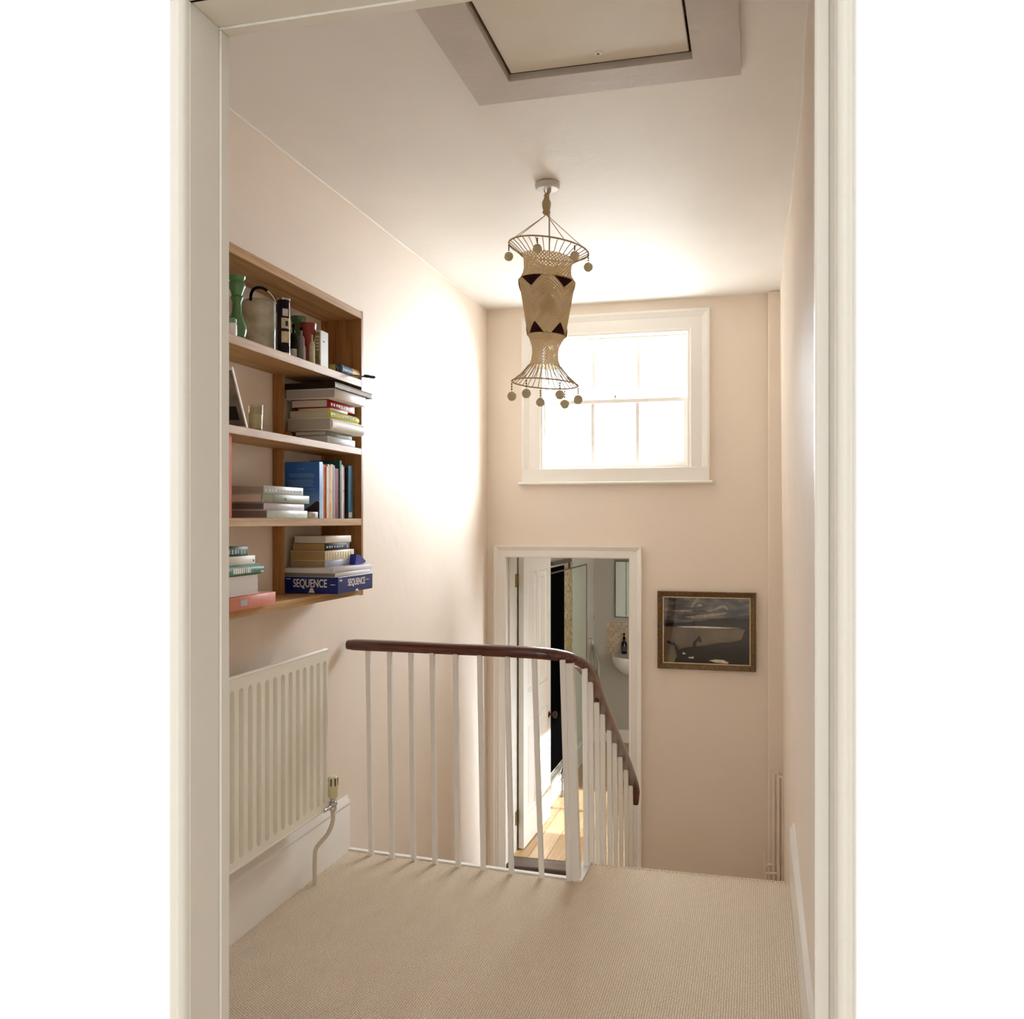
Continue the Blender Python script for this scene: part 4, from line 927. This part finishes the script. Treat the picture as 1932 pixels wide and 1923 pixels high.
mb.prism([(yg0 + wX * .48, SZB + hg * .03), (yg0 + wX * .50, SZB + hg * .14), (yg0 + wX * .54, SZB + hg * .16), (yg0 + wX * .58, SZB + hg * .03)], 'X', Xg - .0005, Xg + 0.0004)
tag(mb.build('emblem', INKW, gb, smooth=0), kind='stuff')
z = SZB + hg
z, _ = lay_book('grey-edged magazine lying directly on the navy game box', (530, 633, 698), -1.482, z, 0.016, cmat('mag_white', 'e6e6e6'), mat('pages_dkolive', '8a8878', .85, bump=.2, bscale=300), name='magazine', cat='magazine', group=st4, cm=.001)
z, _ = lay_book('lilac-white glossy magazine above the grey-edged one on the game box', (527, 628, 702), -1.486, z, 0.018, cmat('mag_lilac', 'd6d3de'), M_PAGEW, name='magazine', cat='magazine', group=st4, cm=.001)
ztri = z
z, _ = lay_book('tan-paged paperback with blue-white spine low in the lower right pile', (547, 613.5, 667), -1.545, z, 0.024, cmat('cover_bluewhite', 'b9c0d0', .4, .15, 20), M_TAN, group=st4, cm=.0012)
z, _ = lay_book('fat tan-paged book with striped white spine in the lower right pile', (546, 614, 668), -1.545, z, 0.038, cmat('cover_stripe', 'eee4cf'), M_TAN, group=st4, cm=.0015, marks=(cmat('ink_gold', 'c9ae78'), [(.05 + i * .09, .075 + i * .09, .1, .8) for i in range(10)]))
z, _ = lay_book('tan-paged paperback with dark spine in the lower right pile', (551, 613.5, 660), -1.547, z, 0.028, cmat('cover_slate', '3c3f46'), M_TAN, group=st4, cm=.0012, marks=(INKG, dashes(7, .3, .6, .05, .75, 3) + [(.86, .93, .25, .7)]))
z, _ = lay_book('small white-spined hardback topping the lower right pile', (553.5, 614.5, 662.5), -1.545, z, 0.026, cmat('cover_ivory', 'efe6d8'), M_PAGE, group=st4)
yt = onX(668, -1.53)
tag(MB().prism([(onX(666, -1.53), ztri + 0.001), (onX(684, -1.53), ztri + 0.004), (onX(686, -1.53), ztri + 0.012), (onX(674, -1.53), ztri + 0.038), (onX(668, -1.53), ztri + 0.042)], 'X', -1.62, -1.52).build('blue_pouch', mat('royal_blue', '10208a', .4)),
    'royal blue pointed pouch at the right end of the lower right pile', 'pouch')

# leaning frame and tumbler on the middle shelf left
y0f = onX(437, -1.56)
lf = thing('leaning_picture_frame', 'white-edged picture leaning on the middle shelf beside the tumbler', 'picture', (-1.62, 2.70, SH[1]))
yb1 = onX(468, -1.545); hf = 0.20; dy = yb1 - onX(437.5, -1.545); fl = math.atan2(dy, 0.19)
LMf = Matrix.Translation((0, yb1 - 0.007, SH[1] + 0.0005)) @ Matrix.Rotation(fl, 4, 'X')
MB().box(-1.685, -1.542, -0.004, 0.004, 0, hf, bev=0.001, M=LMf).build('frame', mat('frame_white', 'f0e9dd', .4), lf)
MB().box(-1.675, -1.546, -0.0048, -0.0042, 0.01, hf - 0.01, M=LMf).build('print', mat('print_sepia', '8d8374', .5, var=.35, vscale=30), lf, smooth=0)
MB().box(-1.672, -1.56, -0.0054, -0.0049, 0.03, 0.075, M=LMf).build('dark_print', mat('print_black', '241f24', .5), lf, smooth=0)
ty_ = onX(482.5, -1.575); rt_ = 0.0245
tum = MB().lathe([(0, 0), (rt_ * .86, 0), (rt_, 0.085), (rt_ - .002, 0.085), (rt_ * .82, 0.008), (0, 0.008)], (-1.575, ty_, SH[1] + 0.0005), 28, cap=False)
tum = tum.build('glass_tumbler', M_TUMB); tag(tum, 'pale glass tumbler on the middle shelf beside the leaning picture', 'glass')
MB().lathe([(0, 0.009), (rt_ * .80, 0.009), (rt_ * .88, 0.055), (0, 0.055)], (-1.575, ty_, SH[1] + 0.0005), 20).build('wax', mat('wax_cream', 'd8cfae', .6), tum)

# top shelf things -----------------------------------------------
zt_ = SH[0] + 0.0005
M_GC = mat('green_ceramic', '5d8a5a', 0.25, var=0.15, vscale=12)
cy = onX(447, -1.60)
cs = MB().lathe([(0, 0), (0.030, 0), (0.032, 0.008), (0.026, 0.020), (0.030, 0.035), (0.031, 0.05), (0.022, 0.075), (0.015, 0.10), (0.014, 0.13), (0.020, 0.145), (0.016, 0.152), (0.020, 0.165), (0.027, 0.18), (0.026, 0.192), (0.021, 0.198), (0.026, 0.205), (0.027, 0.213), (0.018, 0.213), (0.016, 0.195), (0, 0.195)], (-1.60, cy, zt_), 28)
tag(cs.build('candlestick', M_GC), 'tall turned green candlestick at the left of the top shelf', 'candlestick')
jy = onX(434, -1.56)
jr = thing('small_jar', 'small white jar with green lid before the green candlestick', 'jar', (-1.558, jy, zt_))
MB().lathe([(0, 0), (0.017, 0), (0.019, 0.006), (0.019, 0.034), (0.016, 0.040), (0, 0.040)], (-1.558, jy, zt_), 20).build('body', M_WHITE, jr)
MB().lathe([(0, 0.0402), (0.018, 0.0402), (0.018, 0.052), (0.012, 0.056), (0, 0.056)], (-1.558, jy, zt_), 20).build('lid', mat('lid_green', '7fa08a', .4), jr)
# cream canister with hoop handle
ky = onX(489, -1.65); kr = 0.057; kh = 0.188
M_CAN = mat('canister_cream', 'cfc8b2', 0.12, var=0.28, vscale=22)
kt = thing('cream_canister', 'large shiny cream canister with black hoop handle on the top shelf', 'canister', (-1.65, ky, zt_))
MB().lathe([(0, 0), (kr * .96, 0), (kr, 0.006), (kr, kh - 0.012), (kr * .97, kh - 0.004), (kr * .9, kh), (0, kh)], (-1.65, ky, zt_), 40).build('body', M_CAN, kt)
hpts = [(-1.628, ky - 0.006 + 0.088 * math.cos(a), zt_ + kh - 0.020 + 0.060 * math.sin(a) ** 0.8) for a in [math.pi * (0.0 + k / 16) for k in range(17)]]
MB().tube(hpts[7:], 0.0050, 8).build('handle', M_BLACK, kt); MB().tube(hpts[:8], 0.0030, 6).build('handle_wire', M_CHROME, kt)
MB().box(-1.65 + kr * .55, -1.65 + kr * .98, ky + kr * .45, ky + kr * .62, zt_ + kh - 0.035, zt_ + kh - 0.008).build('catch', M_BLACK, kt)
# bottles
def bottle(label, u, X, v0, v1, wpx, body, cap, labels=(), sq=False, group='bottles on the top shelf', name='bottle', neck=0.25):
    y = onX(u, X); d = pdir(u); k_ = X / d[0]; r = wpx * k_ / 2; h = max(zX(u, v0, X) - zt_, 0.05)
    t = thing(name, label, 'bottle', (X, y, zt_), group); nh = h * neck
    MB().lathe([(0, 0), (r * .95, 0), (r, h * .03), (r, h - nh * 1.35), (r * .7, h - nh * 1.05), (r * .35, h - nh * .9), (r * .33, h - nh * .35), (0, h - nh * .35)], (X, y, zt_), 22).build('body', body, t)
    MB().lathe([(0, h - nh * .35 + .0004), (r * .42, h - nh * .35 + .0004), (r * .42, h), (0, h)], (X, y, zt_), 14).build('cap', cap, t)
    for lc, f0, f1 in labels:
        MB().lathe([(r * 1.004, h * f0), (r * 1.02, h * f0), (r * 1.02, h * f1), (r * 1.004, h * f1)], (X, y, zt_), 22, cap=False).build('label', lc, t)
    return t
Xb = -1.565
M_LB = cmat('label_cream', 'd9ccaa', .6, .2, 60); M_LW = cmat('label_white', 'd8d4d0', .6, .2, 60)
# tall tin with dark body
yt0 = onX(525, -1.545); yt1 = onX(547, -1.545); ht = 0.192
tn = thing('bottle_tin', 'tall dark presentation tin with cream labels and silver edges on the top shelf', 'tin', (-1.562, (yt0 + yt1) / 2, zt_))
rr_ = 0.0228; cyt = onX(535, -1.562)
MB().lathe([(0, 0.004), (rr_ * .96, 0.004), (rr_ * .96, ht - .004), (0, ht - .004)], (-1.562, cyt, zt_), 28).build('body', cmat('tin_aubergine', '2a2028', .25), tn)
for z0_, z1_ in ((0, 0.006), (ht - 0.006, ht)): MB().lathe([(0, z0_), (rr_, z0_), (rr_, z1_), (0, z1_)], (-1.562, cyt, zt_), 28).build('rim', M_CHROME, tn)
def wrap(a0, a1, z0_, z1_, m, nm='label', rr2=None):
    mb = MB(); n = 8; q = rr2 or rr_ * .985
    A = [[mb.bm.verts.new((-1.562 + q * math.cos(a0 + (a1 - a0) * k / n), cyt + q * math.sin(a0 + (a1 - a0) * k / n), zt_ + zz)) for k in range(n + 1)] for zz in (z0_, z1_)]
    for k in range(n): mb.bm.faces.new((A[0][k], A[0][k + 1], A[1][k + 1], A[1][k]))
    mb.build(nm, m, tn, smooth=60)
wrap(R(-80), R(60), 0.040, 0.078, M_LB); wrap(R(-80), R(60), 0.088, 0.124, M_LB); wrap(R(-70), R(-20), 0.130, 0.155, M_LW)
wrap(R(-45), R(-20), 0.096, 0.114, cmat('seal_dark', '4b4636', .5), 'seal', rr_ * .99)
wrap(R(-8), R(8), 0.03, 0.18, M_CHROME, 'bright_edge', rr_ * .975)
bottle('short dark bottle with small white label right of the dark tin', 553.5, -1.585, 612, 668, 13, cmat('bottle_dark', '1b181a', .15), M_BLACK, ((M_LW, .12, .32),))
# green cup behind
gy = onX(563, -1.675)
tag(MB().lathe([(0, 0), (0.022, 0), (0.013, 0.03), (0.010, 0.09), (0.012, 0.15), (0.022, 0.18), (0.028, 0.198), (0.028, 0.206), (0.022, 0.20), (0, 0.17)], (-1.675, gy, zt_), 22).build('green_candle_cup', M_GC), 'green ceramic candle cup standing behind the red goblet', 'cup')
bottle('grey stoneware bottle left of the red goblet', 568.5, Xb, 618, 676, 12, cmat('bottle_grey', '8a8584', .5), M_BLACK)
# red goblet
ry = onX(580.5, -1.598)
tag(MB().lathe([(0, 0), (0.017, 0), (0.018, 0.004), (0.006, 0.012), (0.006, 0.070), (0.010, 0.080), (0.022, 0.098), (0.029, 0.125), (0.032, 0.160), (0.030, 0.160), (0.020, 0.11), (0, 0.09)], (-1.598, ry, zt_), 28, cap=False).build('red_goblet', mat('red_lacquer', '8c2c1e', 0.4, var=.1)), 'wide red goblet standing among the bottles on the top shelf', 'goblet')
bottle('slim bottle with cream and white label right of the red goblet', 588.5, -1.552, 632, 682, 10, cmat('bottle_cream', 'cfbf92', .4), INKG, ((M_LB, .1, .6),))
# standing carton
ya_ = onX(604.5, -1.548) - 0.012; yb2 = onX(620, -1.548)
ct = thing('carton', 'cream and white upright carton with green label at the right of the top shelf', 'carton', (-1.575, (ya_ + yb2) / 2, zt_))
ch = 0.138
MB().box(-1.570, -1.548, ya_ + 0.012, yb2, zt_, zt_ + ch, bev=0.004).build('box', cmat('carton_white', 'd9d8d4', .4), ct)
MB().box(-1.567, -1.551, ya_ + 0.0112, ya_ + 0.013, zt_ + 0.01, zt_ + ch - 0.01).build('side_label', cmat('carton_label', '8b8458', .5, .3, 60), ct)
for i in range(5): MB().box(-1.564, -1.553, ya_ + 0.0106, ya_ + 0.013, zt_ + ch - 0.03 - 0.012 * i, zt_ + ch - 0.024 - 0.012 * i).build('stripe', M_LB, ct)
MB().box(-1.56, -1.547, ya_ + 0.034, ya_ + 0.045, zt_ + 0.095, zt_ + 0.099).build('print_mark', cmat('ink_slate', '45525a'), ct)
# yellow net and greenery
ny_ = onX(627, -1.565)
mb = MB(); mb.ball((-1.568, ny_, zt_ + 0.016), 0.0155, u=10, v=7); mb.tube([(-1.575, ny_ - .004, zt_ + 0.03), (-1.56, ny_ + .008, zt_ + 0.032), (-1.55, ny_ + 0.016, zt_ + 0.02), (-1.552, ny_ + 0.017, zt_ + 0.004)], 0.0016, 6)
tag(mb.build('twine_ball', cmat('twine_yellow', 'a89a50', .8, .4, 200)), 'small ball of yellow twine right of the white carton', 'twine')
# tape roll / tube
tby = onX(640, -1.60)
rl = thing('padded_tube', 'blue-grey patterned tube with yellow end lying at the right of the top shelf', 'tube', (-1.575, tby + 0.05, zt_))
e0, e1 = onX(638, -1.556), onX(679, -1.556)
e1 = min(e1, BY1 - .022)
L_ = e1 - e0
for a, b, m_, n_2 in ((0, .58, cmat('tube_blue', '5a6780', .5, .5, 60), 'sleeve'), (.58, 1.0, cmat('tube_yellow', 'd6b566', .5), 'end_band')):
    MB().tube([(-1.556, e0 + a * L_ + (.0004 if a else 0), zt_ + 0.0205), (-1.556, e0 + b * L_, zt_ + 0.0205)], 0.0195, 18).build(n_2, m_, rl)
# dark flat tongs sticking out past the shelf edge
kx = MB(); k0 = (-1.525, onX(662, -1.525), zt_ + .0); k1 = (-1.470, onX(707, -1.470))
tg = thing('dark_knife', 'dark slim knife lying over the right front edge of the top shelf', 'knife', (-1.51, 3.35, zt_))
zt_k = zt_; dirv = Vector((k1[0] - k0[0], k1[1] - k0[1], 0)); Ln = dirv.length; aa = math.atan2(dirv.y, dirv.x)
KMx = Matrix.Translation((k0[0], k0[1], zt_)) @ Matrix.Rotation(aa, 4, 'Z')
MB().box(0, Ln * .55, -0.010, 0.010, 0.000, 0.003, bev=.001, M=KMx).build('blade', cmat('steel_dark', '474a4c', .3), tg)
MB().box(Ln * .55, Ln * .78, -0.009, 0.009, 0.0005, 0.011, bev=.004, M=KMx).build('handle', cmat('handle_green', '2c352f', .4), tg)
MB().box(Ln * .785, Ln, -0.009, 0.009, 0.0005, 0.010, bev=.004, M=KMx).build('handle_end', cmat('handle_green', '2c352f', .4), tg)

# ------------------------------------------------------------------ pendant lamp
PX, PY = onY(1032, 3.714), 3.714; kk = 3.714 / pdir(1032)[1]
def pz(v): return CAMZ + (HY - v) * kk
pl = thing('pendant_lamp', 'tall crocheted hourglass pendant shade hung with pom-poms in the stairwell', 'lamp', (PX, PY, pz(740)))
RV = Vector((math.cos(YAW), math.sin(YAW), 0)); FV = Vector((-math.sin(YAW), math.cos(YAW), 0))   # lamp's own sideways / away axes
def crochet(name, col, holes, freq=700, chev=False):
    m = bpy.data.materials.new(name); m.use_nodes = True; nt = m.node_tree; N = nt.nodes; L = nt.links; p = N['Principled BSDF']
    p.inputs['Base Color'].default_value = lin(col); p.inputs['Roughness'].default_value = 0.9; p.inputs['Specular IOR Level'].default_value = 0.1
    tc = N.new('ShaderNodeTexCoord'); uv = N.new('ShaderNodeMapping'); uv.inputs['Rotation'].default_value = (0, 0, R(45)); uv.inputs['Scale'].default_value = (190, 190, 190)
    sep = N.new('ShaderNodeSeparateXYZ'); L.new(tc.outputs['UV'], sep.inputs[0])
    def Mx(op, a, b=None):
        n = N.new('ShaderNodeMath'); n.operation = op
        for i, v in enumerate((a, b)):
            if v is None: continue
            if isinstance(v, (int, float)): n.inputs[i].default_value = v
            else: L.new(v, n.inputs[i])
        return n.outputs[0]
    if chev:
        pp_ = Mx('PINGPONG', sep.outputs[0], 2 * math.pi * 0.09 / 10)
        s1 = Mx('SINE', Mx('MULTIPLY', Mx('ADD', pp_, sep.outputs[1]), freq)); h = Mx('ADD', Mx('MULTIPLY', s1, 0.5), 0.5)
    else:
        s1 = Mx('SINE', Mx('MULTIPLY', Mx('ADD', sep.outputs[0], sep.outputs[1]), freq)); s2 = Mx('SINE', Mx('MULTIPLY', Mx('SUBTRACT', sep.outputs[0], sep.outputs[1]), freq))
        h = Mx('MAXIMUM', Mx('ABSOLUTE', s1), Mx('ABSOLUTE', s2))
    b = N.new('ShaderNodeBump'); b.inputs['Strength'].default_value = 0.8; b.inputs['Distance'].default_value = 0.002
    L.new(h, b.inputs['Height']); L.new(b.outputs['Normal'], p.inputs['Normal'])
    cr = N.new('ShaderNodeValToRGB'); cr.color_ramp.elements[0].color = tuple(x * .6 for x in lin(col)[:3]) + (1,); cr.color_ramp.elements[1].color = lin(col); cr.color_ramp.elements[0].position = .25; cr.color_ramp.elements[1].position = .8
    L.new(h, cr.inputs[0]); L.new(cr.outputs[0], p.inputs['Base Color'])
    tr = N.new('ShaderNodeBsdfTranslucent'); L.new(cr.outputs[0], tr.inputs[0]); mx = N.new('ShaderNodeMixShader'); mx.inputs[0].default_value = 0.45
    L.new(p.outputs[0], mx.inputs[1]); L.new(tr.outputs[0], mx.inputs[2])
    tp = N.new('ShaderNodeBsdfTransparent'); mx2 = N.new('ShaderNodeMixShader')
    fac = Mx('LESS_THAN', h, holes)
    L.new(fac, mx2.inputs[0]); L.new(mx.outputs[0], mx2.inputs[1]); L.new(tp.outputs[0], mx2.inputs[2])
    L.new(mx2.outputs[0], N['Material Output'].inputs['Surface']); return m
M_CRO = crochet('crochet_cotton', 'dcc298', 0.03, 540, True); M_LACE = crochet('crochet_lace', 'dac39c', 0.52, 240)
M_CORD = mat('cotton_cord', 'b9a27c', 0.9, bump=.4, bscale=300); M_BURG = mat('burgundy_wool', '451018', 0.95, var=.4, vscale=120, bump=.5, bscale=200)
TT, TB = math.tan(R(8.5)), math.tan(R(4.5))
def ppt(r, phi, z, axu, tilt):      # phi: 0 = towards viewer, positive to the right
    off = (axu - 1032) * kk; s = r * math.sin(phi); f = -r * math.cos(phi)
    v = Vector((PX, PY, z)) + RV * (off + s) + FV * f; v.z -= s * tilt; return v
def shell(name, prof, m, seg=48):
    mb = MB(); uvl = mb.bm.loops.layers.uv.new('UVMap'); rows = []
    for (r, v_, axu, tl) in prof: rows.append([mb.bm.verts.new(ppt(r, 2 * math.pi * k / seg, pz(v_), axu, tl)) for k in range(seg)])
    for j in range(len(rows) - 1):
        for k in range(seg):
            f = mb.bm.faces.new((rows[j][k], rows[j][(k + 1) % seg], rows[j + 1][(k + 1) % seg], rows[j + 1][k]))
            vals = ((k, j), (k + 1, j), (k + 1, j + 1), (k, j + 1))
            for lp, (a, b) in zip(f.loops, vals):
                lp[uvl].uv = (a / seg * 2 * math.pi * 0.09, pz(prof[b][1]))
    return mb.build(name, m, pl, smooth=60)
shell('upper_lace', [(0.108, 487, 1034, TT * .9), (0.101, 492, 1034, TT * .8), (0.098, 500, 1033, TT * .7), (0.097, 510, 1033, TT * .6), (0.101, 520, 1032, TT * .5), (0.115, 531, 1032, TT * .4)], M_LACE)
shell('shade_body', [(0.115, 531, 1032, TT * .4), (0.114, 536, 1032, TT * .4), (0.0955, 585, 1031.5, TT * .4), (0.0775, 634, 1031, TT * .5)], M_CRO)
shell('lower_lace', [(0.0775, 634, 1031, TT * .5), (0.066, 643, 1030, TT * .5), (0.056, 655, 1029, TB), (0.053, 667, 1028.5, TB), (0.056, 680, 1028, TB), (0.066, 692, 1028, TB)], M_LACE)
def hoop(r, v_, axu, tl, rad=0.0035, name='hoop'):
    MB().tube([ppt(r, 2 * math.pi * k / 48, pz(v_), axu, tl) for k in range(48)], rad, 8, closed=True).build(name, M_CORD, pl)
hoop(0.163, 470, 1035, TT); hoop(0.136, 724, 1028, TB, 0.003); hoop(0.116, 532, 1032, TT * .4, 0.002); hoop(0.078, 634, 1031, TT * .5, 0.002)
mb = MB()
for k in range(34):
    a = 2 * math.pi * k / 34; mb.tube([ppt(0.163, a, pz(470), 1035, TT), ppt(0.135, a, pz(478), 1034.5, TT), ppt(0.107, a, pz(488), 1034, TT * .9)], 0.0018, 5)
mb.build('upper_spokes', M_CORD, pl)
mb = MB()
for k in range(34):
    a = 2 * math.pi * k / 34; mb.tube([ppt(0.136, a, pz(724), 1028, TB), ppt(0.098, a, pz(709), 1028, TB), ppt(0.066, a, pz(691), 1028, TB)], 0.0017, 5)
mb.build('lower_spokes', M_CORD, pl)
def rbody(v_):
    P = [(531, .1155), (536, .1150), (585, .0965), (634, .0790)]
    for (a, ra), (b, rb) in zip(P, P[1:]):
        if a <= v_ <= b: return ra + (rb - ra) * (v_ - a) / (b - a)
    return P[0][1] if v_ < 531 else P[-1][1]
def tri(phi0, hw, va, vb, name):
    """curved triangle: base at va (half angle hw), apex at vb"""
    mb = MB(); n = 6; rows = []
    for j in range(n + 1):
        f = j / n; v_ = va + (vb - va) * f; w = hw * (1 - f) + R(1.0); rows.append([mb.bm.verts.new(ppt(rbody(v_) + 0.0022, phi0 + w * (2 * i / 8 - 1), pz(v_), 1031.6, TT * .4)) for i in range(9)])
    for j in range(n):
        for i in range(8): mb.bm.faces.new((rows[j][i], rows[j][i + 1], rows[j + 1][i + 1], rows[j + 1][i]))
    bmesh.ops.solidify(mb.bm, geom=mb.bm.faces[:], thickness=0.0015)
    mb.build(name, M_BURG, pl, smooth=60)
for k in range(5):
    a = R(-36 + 72 * k)
    tri(a, R(25), 531, 550, 'burgundy_triangle'); tri(a, R(24), 634, 614, 'burgundy_triangle')
def pompom(phi, r, vr, axu, tl, drop):
    top = ppt(r, phi, pz(vr), axu, tl); b = top + Vector((0, 0, -drop))
    rot = MB()
    pr = 0.0185
    bm2 = rot; bm2.ball(b, pr, u=16, v=10)
    rr3 = random.Random(int(abs(phi) * 100))
    for v in bm2.bm.verts: v.co += (v.co - b).normalized() * rr3.uniform(-.001, .0012)
    o = rot.build('pompom', mat('pompom_wool', 'd6c7a4', .95, bump=.6, bscale=350), pl)
    s = MB(); s.tube([top, b + Vector((0, 0, pr * .8))], 0.0009, 5)
    s.build('string', M_CORD, o)
    q = MB(); n = 3
    for k in range(n):
        z_ = top.z - 0.012 - k * (drop - pr - 0.012) / n; q.ball((top.x, top.y, z_), 0.0035, u=8, v=6)
    q.build('bead', mat('bead_dark', '35140f', .3), o)
for phi, d in ((-90, .055), (-18, .052), (37, .050), (80, .058), (165, .055), (-160, .055)): pompom(R(phi), 0.163, 470, 1035, TT, d)
for phi, d in ((-92, .062), (-35, .062), (24, .058), (87, .056), (140, .064), (-174, .060)): pompom(R(phi), 0.136, 724, 1028, TB, d)
# knot, cords, cable, rose
zk = pz(405)
ko = Vector((PX, PY, zk)) - RV * 0.002
for phi in (-62, -50, 20, 75): MB().tube([ko, ppt(0.163, R(phi) if phi > 0 else R(phi), pz(470), 1035, TT)], 0.0016, 6).build('cord', M_CORD, pl)
MB().lathe([(0, 0), (0.010, 0.004), (0.017, 0.012), (0.014, 0.022), (0.018, 0.036), (0.019, 0.052), (0.013, 0.066), (0.009, 0.076), (0.012, 0.082), (0.006, 0.090), (0, 0.091)], (ko.x, ko.y, zk - 0.004), 16).build('cord_bundle', M_CORD, pl)
for dx in (-0.012, 0.004, 0.012): MB().tube([ko + Vector((dx * .3, 0, 0.085)), Vector((PX + dx, PY, ZC - 0.030))], 0.0025, 6).build('cord', M_CORD, pl)
MB().tube([(PX + 0.008, PY - 0.01, ZC - 0.02), (PX + 0.012, PY - 0.012, zk), (PX + 0.010, PY, pz(470)), (PX + 0.006, PY, pz(530))], 0.003, 8).build('cable', mat('cable_grey', 'b8a991', .6), pl)
MB().lathe([(0, -0.001), (0.044, -0.001), (0.051, -0.006), (0.051, -0.020), (0.044, -0.028), (0, -0.030)], (PX + 0.002, PY, ZC), 32).build('ceiling_rose', mat('rose_white', 'cfc7c2', .35), pl)
hk2 = MB().tube([(PX + 0.018, PY - 0.02, ZC - 0.028), (PX + 0.018, PY - 0.02, ZC - 0.045), (PX + 0.010, PY - 0.015, ZC - 0.052)], 0.0035, 8); hk2.build('hook', M_CORD, pl)
MB().lathe([(0, 0), (0.014, -0.002), (0.016, -0.03), (0.020, -0.05), (0, -0.052)], (PX + 0.006, PY, pz(528)), 18).build('lamp_holder', M_WHITE, pl)
MB().lathe([(0, -0.0525), (0.013, -0.054), (0.015, -0.07), (0.030, -0.105), (0.030, -0.125), (0.018, -0.145), (0, -0.150)], (PX + 0.006, PY, pz(528)), 20).build('bulb', mat('bulb_glass', 'ece8e0', .15), pl)

for o in bpy.data.objects:
    if '_w' in o: del o['_w']
